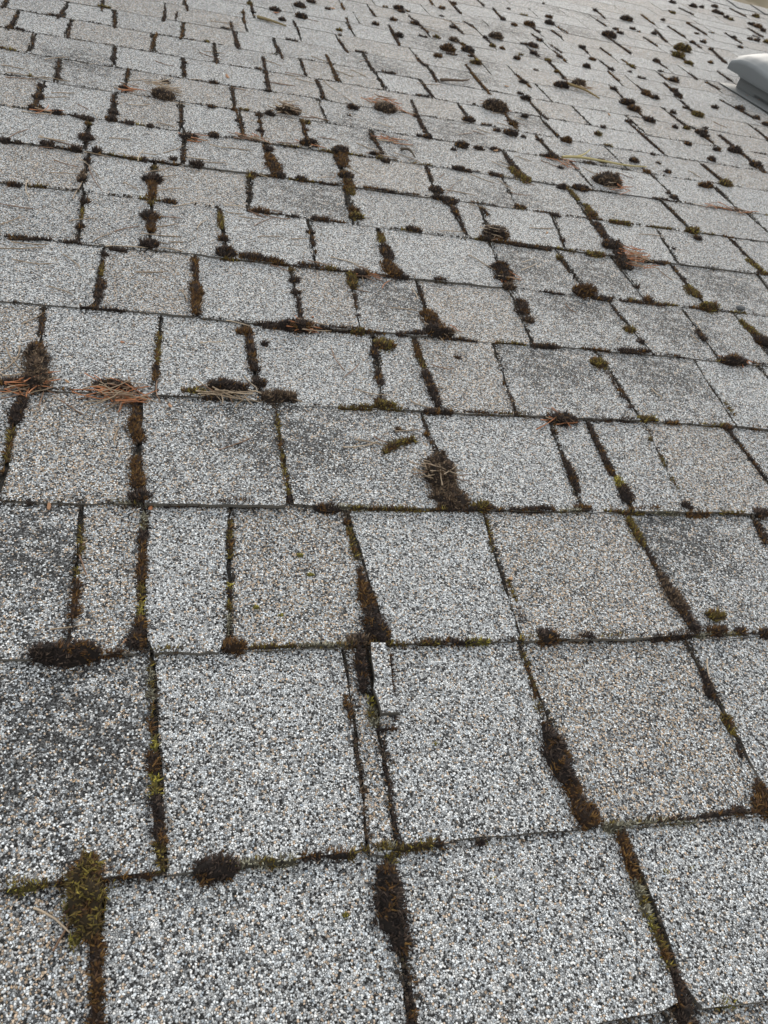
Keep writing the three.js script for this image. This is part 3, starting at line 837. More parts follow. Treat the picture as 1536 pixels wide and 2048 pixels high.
[0,0,4.4,[[1231,2212,6.7],[1237,2212,6.7]]],
[0,0,6.0,[[1165,2197,11.9],[1173,2197,11.9]]],
[0,5,6.2,[[1269,2276,14.3],[1273,2276,14.3]]],
[0,0,7.4,[[1406,2677,15.1],[1414,2677,15.1]]],
[0,0,6.4,[[1411,2724,12.8],[1419,2724,12.8]]],
[0,0,7.5,[[1503,2787,15.5],[1509,2787,15.5]]],
[0,0,7.5,[[1580,2779,14.1],[1588,2779,14.1]]],
[0,0,6.7,[[1742,3037,13.8],[1746,3037,13.8]]],
[0,0,13.2,[[2083,3454,22.9],[2099,3454,22.9]]],
[0,0,10.3,[[2190,3444,26.7],[2198,3444,26.7]]],
[0,0,9.3,[[2206,3428,16.1],[2218,3428,16.1]]],
[0,0,10.4,[[2202,3375,15.6],[2214,3375,15.6]]],
[0,5,7.8,[[2211,3352,16.5],[2221,3352,16.5]]],
[0,5,14.0,[[2468,3582,21.5],[2486,3582,21.5]]],
[0,0,11.1,[[2311,3351,23.8],[2319,3351,23.8]]],
[0,1,12.4,[[2324,3324,28.6],[2336,3324,28.6]]],
[0,0,9.7,[[2255,3575,19.2],[2269,3575,19.2]]],
[0,0,7.8,[[2143,3481,16.3],[2149,3481,16.3]]],
[0,0,10.9,[[1989,3456,17.5],[2001,3456,17.5]]],
[0,5,8.1,[[1871,3216,14.5],[1881,3216,14.5]]],
[0,0,8.4,[[2021,3001,14.1],[2033,3001,14.1]]],
[0,0,8.3,[[2123,3050,15.4],[2135,3050,15.4]]],
[0,0,10.8,[[2151,3048,17.3],[2163,3048,17.3]]],
[0,0,9.9,[[2317,3266,20.1],[2325,3266,20.1]]],
[0,0,6.0,[[1827,2932,11.1],[1835,2932,11.1]]],
[0,0,8.8,[[1786,2808,16.1],[1794,2808,16.1]]],
[0,1,5.7,[[1868,3076,10.3],[1874,3076,10.3]]],
[0,0,8.4,[[1965,2856,12.6],[1975,2856,12.6]]],
[0,0,7.1,[[1766,2713,12.4],[1776,2713,12.4]]],
[0,0,7.1,[[1721,2764,15.6],[1729,2764,15.6]]],
[0,5,10.8,[[2194,3049,16.4],[2206,3049,16.4]]],
[0,0,14.7,[[1077,1901,27.6],[1091,1901,27.6]]],
[0,1,11.7,[[1078,1863,20.4],[1094,1863,20.4]]],
[0,0,6.6,[[1021,1762,11.1],[1029,1762,11.1]]],
[0,0,10.5,[[1091,1797,21.6],[1099,1797,21.6]]],
[0,0,6.4,[[1154,1781,12.7],[1160,1781,12.7]]],
[0,5,7.1,[[1186,1788,12.3],[1194,1788,12.3]]],
[0,0,5.7,[[1205,1896,12.4],[1211,1896,12.4]]],
[0,0,10.8,[[1216,1770,20.0],[1228,1770,20.0]]],
[0,0,9.1,[[1214,1749,15.2],[1226,1749,15.2]]],
[0,0,5.7,[[1275,1961,10.8],[1283,1961,10.8]]],
[0,5,10.9,[[1285,1913,26.9],[1293,1913,26.9]]],
[0,0,8.0,[[1390,2014,12.7],[1400,2014,12.7]]],
[0,0,9.4,[[1490,2048,21.9],[1498,2048,21.9]]],
[0,0,7.6,[[1505,1990,15.1],[1515,1990,15.1]]],
[0,0,8.8,[[919,1510,15.6],[927,1510,15.6]]],
[0,1,5.9,[[926,1459,11.8],[932,1459,11.8]]],
[0,0,3.4,[[984,1521,7.2],[988,1521,7.2]]],
[0,0,5.5,[[982,1475,11.7],[986,1475,11.7]]],
[0,0,8.4,[[1149,1591,15.7],[1155,1591,15.7]]],
[0,0,7.8,[[1201,1665,12.2],[1211,1665,12.2]]],
[0,0,13.3,[[1253,1676,22.6],[1267,1676,22.6]]],
[0,0,11.6,[[1265,1597,22.5],[1275,1597,22.5]]],
[0,0,6.8,[[927,1339,14.4],[931,1339,14.4]]],
[0,5,7.2,[[892,1637,13.2],[898,1637,13.2]]],
[0,0,5.6,[[927,1692,8.7],[933,1692,8.7]]],
[0,0,6.7,[[832,1476,11.5],[838,1476,11.5]]],
[0,0,6.5,[[1132,1674,14.0],[1138,1674,14.0]]],
[0,0,4.0,[[992,1567,8.8],[996,1567,8.8]]],
[0,0,7.7,[[1510,1946,17.5],[1518,1946,17.5]]],
[0,0,3.8,[[923,1359,6.3],[929,1359,6.3]]],
[0,0,3,[[476,1584,6.9],[480,1584,6.9]]],
[0,0,5.1,[[471,1561,7.5],[477,1561,7.5]]],
[0,0,3,[[470,1481,5.3],[474,1481,5.3]]],
[0,0,6.6,[[469,1455,12.7],[475,1455,12.7]]],
[0,0,8.6,[[582,1588,16.1],[594,1588,16.1]]],
[0,4,19.0,[[669,1691,41.5],[685,1691,41.5]]],
[0,1,8.7,[[687,1607,16.0],[693,1607,16.0]]],
[0,0,4.0,[[686,1631,7.4],[690,1631,7.4]]],
[0,0,7.1,[[733,1672,9.9],[741,1672,9.9]]],
[0,0,5.3,[[634,1553,11.6],[640,1553,11.6]]],
[0,0,10.0,[[660,1547,23.9],[668,1547,23.9]]],
[0,0,3.8,[[689,1542,8.9],[693,1542,8.9]]],
[0,0,10.5,[[527,1437,18.6],[537,1437,18.6]]],
[0,0,6.9,[[562,1438,13.2],[570,1438,13.2]]],
[0,0,6.7,[[595,1445,11.6],[605,1445,11.6]]],
[0,0,4.9,[[507,1413,8.2],[513,1413,8.2]]],
[0,1,10.0,[[787,1561,18.7],[795,1561,18.7]]],
[0,0,4.7,[[720,1538,9.9],[726,1538,9.9]]],
[0,0,9.2,[[716,1455,21.3],[726,1455,21.3]]],
[0,0,3.5,[[718,1406,8.7],[722,1406,8.7]]],
[0,0,3.8,[[630,1698,5.6],[634,1698,5.6]]],
[1,0,3,[[-272,1855,1.5],[-272,1827,1.5],[-272,1804,2.2]]],
[1,0,3,[[-245,1784,2.4],[-247,1728,2.4],[-249,1682,3.1]]],
[1,0,3,[[-171,1880,2.1],[-174,1838,2.2],[-176,1797,2.2]]],
[1,0,3,[[-153,1780,2.1],[-152,1736,2.4],[-151,1691,3.6]]],
[1,0,3,[[-107,1975,1.6],[-106,1939,1.9],[-104,1905,1.7]]],
[1,0,3,[[-80,1915,2.2],[-78,1851,2.4],[-76,1800,4.0]]],
[1,0,3,[[-208,1674,1.8],[-205,1645,1.8],[-202,1622,2.5]]],
[1,0,3,[[18,2004,2.8],[16,1952,3.4],[14,1908,5.0]]],
[1,0,3,[[43,2002,1.9],[40,1957,1.9],[38,1925,2.0]]],
[1,0,3,[[61,2090,2.3],[63,2054,2.9],[64,2017,2.5]]],
[1,1,3,[[53,1904,2.6],[50,1848,2.6],[46,1799,3.8]]],
[1,1,3,[[2,1817,2.8],[-5,1747,3.9],[-10,1694,3.0]]],
[1,0,3,[[-68,1677,2.2],[-70,1640,2.2],[-72,1605,2.9]]],
[1,0,3,[[-155,1556,2.2],[-152,1514,2.5],[-149,1472,3.9]]],
[1,1,3,[[-44,1573,1.7],[-45,1547,2.1],[-46,1525,1.7]]],
[1,0,3,[[49,1672,2.7],[50,1624,3.2],[50,1584,3.5]]],
[1,0,3,[[-65,1441,1.8],[-64,1392,1.8],[-63,1353,3.1]]],
[1,0,3,[[-173,1437,2.5],[-171,1388,3.3],[-169,1340,3.4]]],
[1,0,3,[[41,1428,2.0],[40,1387,2.7],[40,1348,2.7]]],
[1,0,3,[[153,1993,4.1],[156,1894,4.1],[159,1804,7.6]]],
[1,0,3,[[107,1785,2.2],[109,1739,2.2],[110,1685,2.2]]],
[1,1,3,[[188,2110,2.4],[186,2055,2.7],[185,2004,2.6]]],
[1,0,3,[[210,2206,2.8],[211,2151,3.6],[211,2112,2.9]]],
[1,0,3,[[241,1883,2.8],[243,1835,3.7],[245,1785,3.1]]],
[1,0,3,[[204,1775,4.9],[201,1676,4.8],[197,1574,4.6]]],
[1,0,3,[[300,2090,2.7],[302,2048,3.5],[303,2009,3.2]]],
[1,0,3,[[283,1793,2.1],[282,1742,2.4],[282,1699,2.4]]],
[1,1,3,[[345,1869,4.2],[345,1785,4.1],[344,1703,7.9]]],
[1,0,3,[[299,1679,3.4],[300,1631,4.7],[301,1586,3.5]]],
[1,0,3,[[393,2004,3.3],[396,1955,4.2],[398,1913,3.5]]],
[1,0,3,[[443,2206,3.4],[440,2154,3.4],[438,2108,5.3]]],
[1,0,3,[[529,2352,2.9],[529,2314,3.8],[530,2279,4.6]]],
[1,0,3,[[553,2213,5.0],[549,2124,6.3],[545,2049,6.7]]],
[1,0,3,[[436,1893,2.4],[437,1843,2.4],[438,1800,3.1]]],
[1,0,3,[[442,1758,2.5],[443,1727,2.8],[445,1704,4.3]]],
[1,1,3,[[453,2352,2.3],[452,2321,3.2],[451,2288,4.0]]],
[1,0,3,[[131,1569,2.1],[130,1518,2.2],[130,1477,2.4]]],
[1,1,3,[[130,1464,2.4],[133,1398,2.7],[135,1336,3.9]]],
[1,0,3,[[169,1458,3.1],[167,1393,3.3],[165,1338,3.7]]],
[1,1,3,[[244,1452,2.9],[241,1397,2.9],[239,1351,3.0]]],
[1,0,3,[[358,1434,3.5],[364,1382,4.3],[368,1343,4.1]]],
[1,0,3,[[636,2358,3.4],[647,2280,4.8],[656,2218,5.9]]],
[1,1,3,[[752,2595,3.4],[750,2572,4.8],[748,2545,3.6]]],
[1,0,3,[[823,2647,4.2],[822,2572,4.7],[822,2506,7.3]]],
[1,0,3,[[939,2734,3.5],[941,2700,4.4],[942,2673,5.4]]],
[1,0,3,[[967,2657,4.4],[962,2590,4.6],[959,2534,6.6]]],
[1,0,3,[[761,2363,3.1],[765,2321,3.9],[769,2279,4.1]]],
[1,0,3,[[807,2418,3.4],[817,2387,4.4],[827,2354,4.1]]],
[1,0,3,[[571,1994,3.3],[573,1948,3.9],[575,1915,5.9]]],
[1,0,3,[[587,1895,2.9],[582,1852,3.7],[577,1809,3.6]]],
[1,1,3,[[732,2179,5.0],[738,2089,4.9],[742,2028,5.4]]],
[1,1,3,[[691,1984,4.2],[692,1880,5.2],[693,1788,5.5]]],
[1,0,3,[[539,1779,3.7],[540,1735,4.2],[541,1699,4.6]]],
[1,0,3,[[830,2290,3.3],[832,2247,4.5],[834,2213,5.1]]],
[1,0,3,[[1011,2422,3.0],[1017,2391,4.1],[1022,2366,5.0]]],
[1,0,3,[[1037,2540,4.9],[1044,2499,5.8],[1051,2463,8.1]]],
[1,0,3,[[1039,2344,3.5],[1045,2305,4.3],[1050,2268,5.3]]],
[1,0,3,[[1109,2517,4.5],[1114,2481,5.8],[1118,2454,4.9]]],
[1,1,3,[[1155,2580,3.4],[1160,2549,3.7],[1164,2521,4.0]]],
[1,1,3,[[1029,2275,4.2],[1030,2234,5.8],[1031,2193,7.0]]],
[1,0,3,[[970,2169,4.9],[966,2089,5.7],[963,2016,7.6]]],
[1,1,3,[[819,1981,4.4],[822,1937,4.5],[825,1891,5.8]]],
[1,0,3,[[947,2244,3.8],[950,2217,4.7],[954,2187,7.3]]],
[1,0,3,[[786,1774,3.7],[789,1729,3.8],[792,1680,6.7]]],
[1,0,3,[[1159,2405,4.0],[1155,2368,4.1],[1151,2331,5.0]]],
[1,0,3,[[1444,2956,4.1],[1440,2908,5.8],[1436,2861,4.2]]],
[1,0,3,[[1382,2809,3.9],[1386,2776,5.0],[1389,2746,5.9]]],
[1,1,3,[[1662,3053,6.2],[1661,3000,6.5],[1661,2942,8.3]]],
[1,0,3,[[1978,3359,7.4],[1989,3320,8.0],[1998,3287,13.6]]],
[1,0,3,[[1870,3084,7.3],[1875,3016,8.0],[1879,2949,11.4]]],
[1,0,3,[[1723,2948,7.9],[1724,2880,7.9],[1725,2829,11.7]]],
[1,0,3,[[1623,2851,6.2],[1604,2766,7.3],[1588,2692,6.6]]],
[1,0,3,[[1503,2694,4.8],[1506,2645,6.6],[1508,2607,6.4]]],
[1,0,3,[[1323,2578,6.1],[1330,2506,6.1],[1337,2435,10.3]]],
[1,0,3,[[1732,2784,4.8],[1728,2737,6.1],[1725,2705,6.3]]],
[1,0,3,[[1772,2707,7.1],[1754,2627,9.1],[1739,2563,13.2]]],
[1,0,3,[[2023,3059,5.8],[2022,2995,6.7],[2022,2936,9.4]]],
[1,0,3,[[2240,3251,8.3],[2240,3198,8.3],[2239,3150,16.0]]],
[1,0,3,[[2380,3643,7.8],[2383,3577,9.5],[2385,3521,13.4]]],
[1,0,3,[[1540,2567,5.1],[1543,2502,5.5],[1548,2430,6.2]]],
[1,0,3,[[1405,2410,4.3],[1409,2373,6.0],[1413,2338,5.0]]],
[1,0,3,[[1232,2424,4.3],[1235,2392,4.3],[1238,2359,6.1]]],
[1,1,3,[[1264,2339,4.1],[1268,2305,5.7],[1272,2264,4.7]]],
[1,0,3,[[1164,2268,3.2],[1167,2230,4.0],[1168,2201,3.8]]],
[1,1,3,[[1148,2171,4.2],[1148,2131,4.5],[1148,2097,7.7]]],
[1,0,3,[[1348,2260,3.9],[1348,2233,5.4],[1349,2210,4.7]]],
[1,0,3,[[1320,2170,5.4],[1313,2104,6.8],[1308,2042,6.8]]],
[1,0,3,[[1196,2087,3.9],[1197,2060,4.9],[1197,2034,5.6]]],
[1,0,3,[[1098,2006,2.8],[1095,1976,2.9],[1092,1947,4.1]]],
[1,0,3,[[1481,2329,4.3],[1481,2300,5.6],[1480,2275,6.6]]],
[1,0,3,[[1502,2261,5.2],[1513,2233,6.7],[1522,2211,5.6]]],
[1,0,3,[[1629,2415,6.0],[1628,2376,6.0],[1627,2334,11.0]]],
[1,0,3,[[486,1654,4.3],[479,1571,4.8],[473,1498,7.1]]],
[1,0,3,[[593,1675,2.1],[593,1654,2.5],[592,1630,3.9]]],
[1,1,3,[[693,1671,3.0],[691,1630,3.3],[689,1584,5.2]]],
[1,0,3,[[776,1659,3.7],[779,1618,4.4],[781,1584,6.6]]],
[1,0,3,[[722,1557,3.5],[726,1505,4.7],[729,1468,5.3]]],
[1,0,3,[[615,1425,3.0],[620,1372,3.5],[626,1315,3.6]]],
[1,0,3,[[1023,1752,4.7],[1026,1661,6.3],[1029,1586,4.9]]],
[1,0,3,[[1193,1881,5.2],[1197,1834,5.6],[1201,1793,8.6]]],
[1,0,3,[[1296,2018,5.6],[1292,1972,6.5],[1287,1927,9.3]]],
[1,0,3,[[1091,1846,2.7],[1091,1826,3.8],[1091,1807,4.6]]],
[1,0,3,[[1463,2101,4.6],[1482,2046,5.6],[1499,1998,7.3]]],
[1,0,3,[[1276,1775,9.2],[1275,1663,9.4],[1274,1566,11.4]]],
[1,0,3,[[1447,1888,4.9],[1441,1848,5.0],[1434,1808,6.4]]],
[1,0,3,[[1221,1785,4.0],[1221,1746,5.4],[1221,1714,7.5]]],
[1,0,3,[[1110,1555,4.0],[1111,1516,4.1],[1112,1480,7.0]]],
[1,0,3,[[925,1478,2.5],[931,1456,2.7],[938,1434,2.8]]],
[1,0,3,[[1072,1428,3.7],[1070,1401,5.1],[1069,1379,4.1]]],
[2,0,4,[[789,1457,6],[809,1457,6]]],
[2,0,4,[[453,1457,6],[467,1457,6]]],
[2,0,4,[[697,1457,6],[705,1457,6]]],
[2,5,4,[[138,1457,6],[151,1457,6]]],
[2,0,4,[[613,1577,6],[632,1577,6]]],
[2,5,4,[[-249,1577,6],[-226,1577,6]]],
[2,5,4,[[886,1577,6],[902,1577,6]]],
[2,0,4,[[184,1696,6],[192,1696,6]]],
[2,0,4,[[-235,1696,6],[-226,1696,6]]],
[2,0,4,[[-253,1696,6],[-239,1696,6]]],
[2,0,4,[[507,1696,6],[531,1696,6]]],
[2,0,4,[[-192,1815,6],[-171,1815,6]]],
[2,0,4,[[1090,1815,6],[1110,1815,6]]],
[2,0,4,[[457,1815,6],[485,1815,6]]],
[2,0,4,[[1253,1815,6],[1262,1815,6]]],
[2,5,4,[[94,1815,6],[99,1815,6]]],
[2,0,4,[[132,1934,6],[149,1934,6]]],
[2,0,4,[[421,1934,6],[444,1934,6]]],
[2,0,4,[[268,1934,6],[290,1934,6]]],
[2,5,4,[[-112,1934,6],[-91,1934,6]]],
[2,5,4,[[1199,2053,6],[1219,2053,6]]],
[2,0,4,[[892,2053,6],[900,2053,6]]],
[2,0,4,[[664,2053,6],[685,2053,6]]],
[2,0,4,[[264,2172,6],[272,2172,6]]],
[2,0,4,[[1241,2172,6],[1262,2172,6]]],
[2,0,4,[[623,2172,6],[644,2172,6]]],
[2,5,4,[[892,2172,6],[901,2172,6]]],
[2,0,4,[[936,2291,6],[952,2291,6]]],
[2,0,4,[[944,2291,6],[959,2291,6]]],
[2,0,4,[[1363,2291,6],[1375,2291,6]]],
[2,5,4,[[1261,2291,6],[1269,2291,6]]],
[2,5,4,[[577,2410,6],[587,2410,6]]],
[2,0,4,[[641,2410,6],[651,2410,6]]],
[2,5,4,[[1056,2648,6],[1076,2648,6]]],
[2,0,4,[[1514,2767,6],[1525,2767,6]]],
[2,0,4,[[1214,2886,6],[1219,2886,6]]],
[2,0,4,[[1924,3005,6],[1942,3005,6]]],
[2,0,4,[[2187,3124,6],[2214,3124,6]]],
[2,0,4,[[1874,3243,6],[1899,3243,6]]],
[4,2,1.6,[[159,110,5.6],[161,110,5.6]]],
[4,2,1.6,[[118,440,4.1],[120,440,4.1]]],
[4,2,1.6,[[124,419,4.0],[126,419,4.0]]],
[4,2,1.6,[[78,386,3.8],[80,386,3.8]]],
[4,2,1.6,[[324,161,5.0],[326,161,5.0]]],
[4,2,1.6,[[344,161,5.1],[346,161,5.1]]],
[4,2,1.6,[[208,191,2.7],[210,191,2.7]]],
[4,2,1.6,[[298,156,3.1],[300,156,3.1]]],
[4,2,1.6,[[191,263,3.6],[193,263,3.6]]],
[4,2,1.6,[[96,378,2.6],[98,378,2.6]]],
[4,2,1.6,[[361,118,4.2],[363,118,4.2]]],
[4,2,1.6,[[205,170,2.6],[207,170,2.6]]],
[4,2,1.6,[[111,160,2.6],[113,160,2.6]]],
[1,0,3,[[174,338,2.3],[172,321,2.9],[168,300,2.5],[167,282,1.5]]],
[2,0,3.2,[[152,276,3],[165,276,3]]],  // dark fringe drawn in for the shadow below the broken end of the sliver
[2,3,3.3,[[39,195,3.5],[62,194,3.9],[85,193,4.4]],"dark spiky moss cushion on the lowest butt edge beside a mossy joint"],
[2,0,3.2,[[91,195,4.0],[105,195,3.1],[119,193,4.2]]],
[2,5,3.4,[[129,195,2.9],[152,193,4.6],[174,194,4.2]]],
[2,0,2.7,[[331,193,1.6],[354,193,1.8],[376,192,2.5]]],
[2,1,3.0,[[392,195,2.9],[407,192,2.7],[422,194,2.7]]],
[2,5,3.0,[[142,347,2.4],[166,348,3.8],[190,347,2.0]]],
[2,0,3.3,[[204,348,3.6],[225,348,5.1],[247,346,4.7]]],
[2,1,3.1,[[301,345,4.0],[319,348,2.3],[337,347,4.1]]],
[2,0,2.8,[[363,347,1.7],[371,347,1.6],[378,346,2.5]]],
[2,0,3.3,[[392,348,3.0],[414,345,2.7],[437,348,4.7]]],
[2,3,3.0,[[446,346,2.1],[455,347,3.9],[463,348,3.1]]],
[2,3,2.9,[[474,346,2.7],[487,346,2.2],[499,345,2.2]]],
[2,0,2.8,[[506,347,2.2],[514,346,2.6],[522,345,1.6]]],
[2,3,2.9,[[-29,497,2.2],[-11,495,1.8],[6,494,3.1]]],
[2,0,3.2,[[15,494,3.1],[39,497,3.8],[63,497,3.4]]],
[2,3,2.9,[[149,495,2.7],[170,496,3.2],[191,495,2.7]]],
[2,5,2.8,[[212,495,1.6],[236,494,2.1],[261,496,1.8]]],
[2,0,3.3,[[276,495,3.1],[296,497,4.0],[317,497,3.8]]],
[2,0,3.1,[[323,497,4.3],[340,496,3.3],[356,495,3.3]]],
[2,3,2.8,[[375,495,2.2],[386,497,2.2],[397,497,3.2]]],
[2,5,2.7,[[424,497,1.7],[445,495,2.1],[467,495,2.3]]],
[2,3,2.9,[[476,497,2.8],[490,496,3.1],[504,495,2.8]]],
[2,1,3.3,[[517,494,4.5],[529,494,3.7],[540,495,5.0]]],
[2,5,2.9,[[556,497,2.9],[571,496,2.7],[587,497,2.0]]],
[2,1,2.9,[[603,495,3.5],[614,496,2.0],[626,495,3.3]]],
[2,5,3.1,[[-120,641,2.6],[-108,644,3.2],[-97,643,4.2]]],
[2,0,3.0,[[-88,641,3.1],[-79,642,2.2],[-70,642,2.3]]],
[2,0,3.1,[[-49,641,3.4],[-29,642,3.5],[-9,642,3.8]]],
[2,0,3.3,[[49,643,4.1],[57,642,4.3],[65,643,4.2]]],
[2,5,3.3,[[207,644,4.9],[228,643,3.9],[250,642,4.2]]],
[2,0,3.3,[[277,641,3.0],[290,641,4.1],[302,643,3.3]]],
[2,1,2.9,[[327,642,2.0],[334,643,2.4],[341,642,2.9]]],
[2,5,2.8,[[346,641,3.2],[368,643,2.3],[389,643,2.7]]],
[2,0,2.7,[[415,642,1.8],[431,644,1.9],[448,642,2.1]],"wide dark moss cushion on a butt edge with a few orange needles"],
[2,0,3.3,[[465,642,2.7],[479,642,3.1],[492,642,5.1]]],
[2,1,3.2,[[565,643,4.9],[573,642,4.2],[580,643,4.7]]],
[2,5,2.9,[[607,642,2.3],[629,642,3.2],[652,644,3.1]]],
[2,1,3.3,[[680,641,4.5],[697,641,3.3],[714,641,4.4]]],
[2,0,3.2,[[-73,788,2.5],[-51,787,3.4],[-28,786,3.3]]],
[2,0,3.3,[[109,784,3.0],[132,787,3.6],[156,785,4.9]],"wide flat dark moss cushion with a few orange needles in front"],
[2,1,2.9,[[213,787,2.6],[236,787,3.1],[259,784,2.7]]],
[2,0,3.0,[[331,784,3.6],[352,786,3.5],[373,784,3.0]]],
[2,5,2.7,[[398,785,2.2],[418,787,1.5],[437,785,2.3]]],
[2,1,2.7,[[517,787,2.1],[536,787,2.0],[555,786,2.4]]],
[2,0,3.2,[[568,787,2.7],[584,786,2.8],[599,786,3.1]]],
[2,0,2.9,[[616,786,1.9],[640,787,2.5],[663,784,2.0]]],
[2,5,2.8,[[712,784,2.2],[735,787,2.2],[758,785,2.2]],"wide low dark moss cushion with orange needles beside a thin joint"],
[2,0,2.9,[[772,786,3.5],[786,785,3.2],[800,786,3.3]]],
[2,0,3.0,[[-160,926,2.9],[-137,927,2.2],[-113,927,3.8]]],
[2,0,3.3,[[-97,925,4.8],[-88,927,3.9],[-80,925,4.3]]],
[2,5,3.2,[[84,924,4.6],[96,924,3.0],[107,927,2.6]]],
[2,1,3.0,[[113,927,3.1],[137,927,3.5],[162,926,3.4]]],
[2,0,2.9,[[168,925,2.8],[189,926,3.0],[210,924,1.9]]],
[2,0,3.0,[[214,927,3.2],[235,927,2.2],[257,927,2.7]]],
[2,0,3.3,[[262,925,3.5],[284,925,2.8],[306,925,3.3]]],
[2,0,3.1,[[312,927,3.9],[319,927,2.5],[326,927,2.4]]],
[2,0,3.0,[[514,927,2.6],[529,924,3.9],[544,925,2.3]]],
[2,5,3.0,[[645,927,3.4],[653,927,3.6],[660,924,3.9]]],
[2,5,2.7,[[688,926,2.2],[708,925,2.6],[729,927,2.1]]],
[2,1,3.2,[[747,926,4.2],[769,925,3.9],[790,926,4.0]]],
[2,5,2.8,[[815,926,3.2],[830,926,2.3],[845,927,2.4]]],
[2,5,3.0,[[-149,1064,3.1],[-140,1065,3.6],[-131,1066,3.6]]],
[2,5,3.0,[[-18,1066,3.6],[-5,1065,2.5],[8,1066,3.2]]],
[2,0,2.7,[[121,1066,1.8],[145,1066,1.8],[170,1068,1.7]]],
[2,0,2.9,[[174,1066,2.7],[183,1066,3.0],[191,1065,3.3]]],
[2,1,3.0,[[213,1065,2.4],[234,1067,3.8],[256,1066,2.3]]],
[2,5,2.9,[[339,1065,3.1],[351,1065,2.0],[363,1067,2.9]]],
[2,5,3.2,[[451,1065,2.8],[464,1067,4.4],[476,1067,4.2]]],
[2,1,3.4,[[482,1067,4.3],[506,1066,4.5],[531,1065,4.3]]],
[2,0,3.0,[[548,1065,2.2],[561,1064,3.3],[574,1066,4.0]]],
[2,5,2.8,[[584,1067,2.9],[600,1065,1.9],[615,1065,3.0]]],
[2,1,2.9,[[627,1068,2.8],[638,1066,2.0],[648,1065,3.0]]],
[2,0,2.8,[[667,1065,2.2],[689,1065,2.2],[712,1065,2.3]]],
[2,0,3.3,[[764,1067,4.3],[773,1064,4.2],[782,1066,2.7]]],
[2,1,3.1,[[950,1065,4.3],[961,1066,3.1],[973,1065,2.5]]],
[2,0,2.9,[[-190,1196,2.3],[-180,1193,2.0],[-171,1196,2.8]]],
[2,0,2.7,[[-142,1194,1.6],[-126,1196,2.5],[-110,1194,2.6]]],
[2,5,2.8,[[-61,1196,2.3],[-39,1194,2.7],[-17,1193,2.7]]],
[2,0,3.1,[[-6,1194,2.8],[13,1195,4.4],[32,1193,3.3]]],
[2,5,2.7,[[130,1196,1.4],[149,1193,1.4],[168,1195,2.5]]],
[2,5,3.0,[[193,1194,2.6],[211,1194,3.2],[229,1194,3.5]]],
[2,0,2.9,[[239,1194,3.2],[254,1193,2.9],[269,1196,2.7]]],
[2,0,3.2,[[363,1194,2.5],[381,1195,3.7],[400,1195,3.0]]],
[2,0,3.0,[[429,1194,3.9],[447,1196,3.0],[464,1195,3.4]]],
[2,0,2.9,[[483,1195,2.4],[505,1195,3.4],[527,1194,3.4]]],
[2,5,2.9,[[550,1196,1.8],[561,1194,1.9],[572,1195,3.0]]],
[2,1,2.7,[[591,1195,2.4],[614,1195,2.7],[637,1194,1.6]]],
[2,1,3.0,[[680,1196,2.3],[698,1195,3.5],[717,1195,2.5]]],
[2,5,2.9,[[802,1195,3.0],[826,1194,3.2],[851,1196,3.1]]],
[2,5,3.1,[[877,1196,2.8],[886,1195,3.0],[895,1193,4.1]]],
[2,5,3.0,[[911,1196,2.7],[926,1194,2.5],[941,1197,2.5]]],
[2,1,3.3,[[957,1195,5.0],[967,1194,4.3],[977,1194,3.2]]],
[2,0,2.8,[[-163,1322,3.2],[-145,1323,2.6],[-127,1322,2.1]]],
[2,0,2.8,[[-61,1324,1.7],[-48,1322,3.0],[-35,1323,2.1]]],
[2,5,3.0,[[-26,1324,2.8],[-17,1323,2.3],[-8,1324,2.8]]],
[2,0,3.2,[[107,1323,2.4],[117,1325,3.4],[127,1323,2.4]]],
[2,0,2.9,[[137,1323,2.1],[157,1325,2.0],[177,1325,3.5]]],
[2,5,2.8,[[192,1325,1.6],[208,1323,2.0],[224,1325,2.1]]],
[2,5,3.3,[[254,1324,2.8],[267,1325,4.1],[281,1322,3.5]]],
[2,5,3.3,[[297,1324,4.2],[314,1324,3.6],[332,1324,2.7]]],
[2,0,2.9,[[338,1323,2.4],[360,1325,2.9],[382,1324,2.9]]],
[2,5,2.8,[[410,1323,2.4],[428,1322,3.3],[446,1324,3.1]]],
[2,0,2.7,[[495,1325,1.5],[514,1325,1.8],[533,1325,2.7]]],
[2,5,3.2,[[555,1322,4.4],[579,1324,3.0],[602,1323,2.3]]],
[2,5,3.0,[[686,1322,3.2],[695,1322,3.5],[704,1322,3.7]]],
[2,1,2.9,[[709,1323,2.5],[729,1323,3.5],[749,1322,2.4]]],
[2,0,3.2,[[877,1325,3.0],[901,1324,4.4],[925,1323,2.7]]],
[2,0,3.0,[[947,1325,3.9],[956,1322,2.5],[965,1324,2.3]]],
[2,0,3.2,[[1015,1324,4.1],[1037,1322,3.4],[1060,1322,4.4]]],
[2,5,2.8,[[1121,1322,2.0],[1136,1323,2.3],[1151,1323,2.7]]],
[2,5,4.8,[[-44,195,5.3],[-36,196,7.0]]],
[2,2,3.2,[[-69,194,3],[-56,194,3]]],
[0,2,3,[[-35,164,5.1],[-33,164,5.1]]],
[0,1,3,[[-24,198,6.4],[-20,198,6.4]]],
[0,2,3,[[-39,182,5.1],[-37,182,5.1]]]];
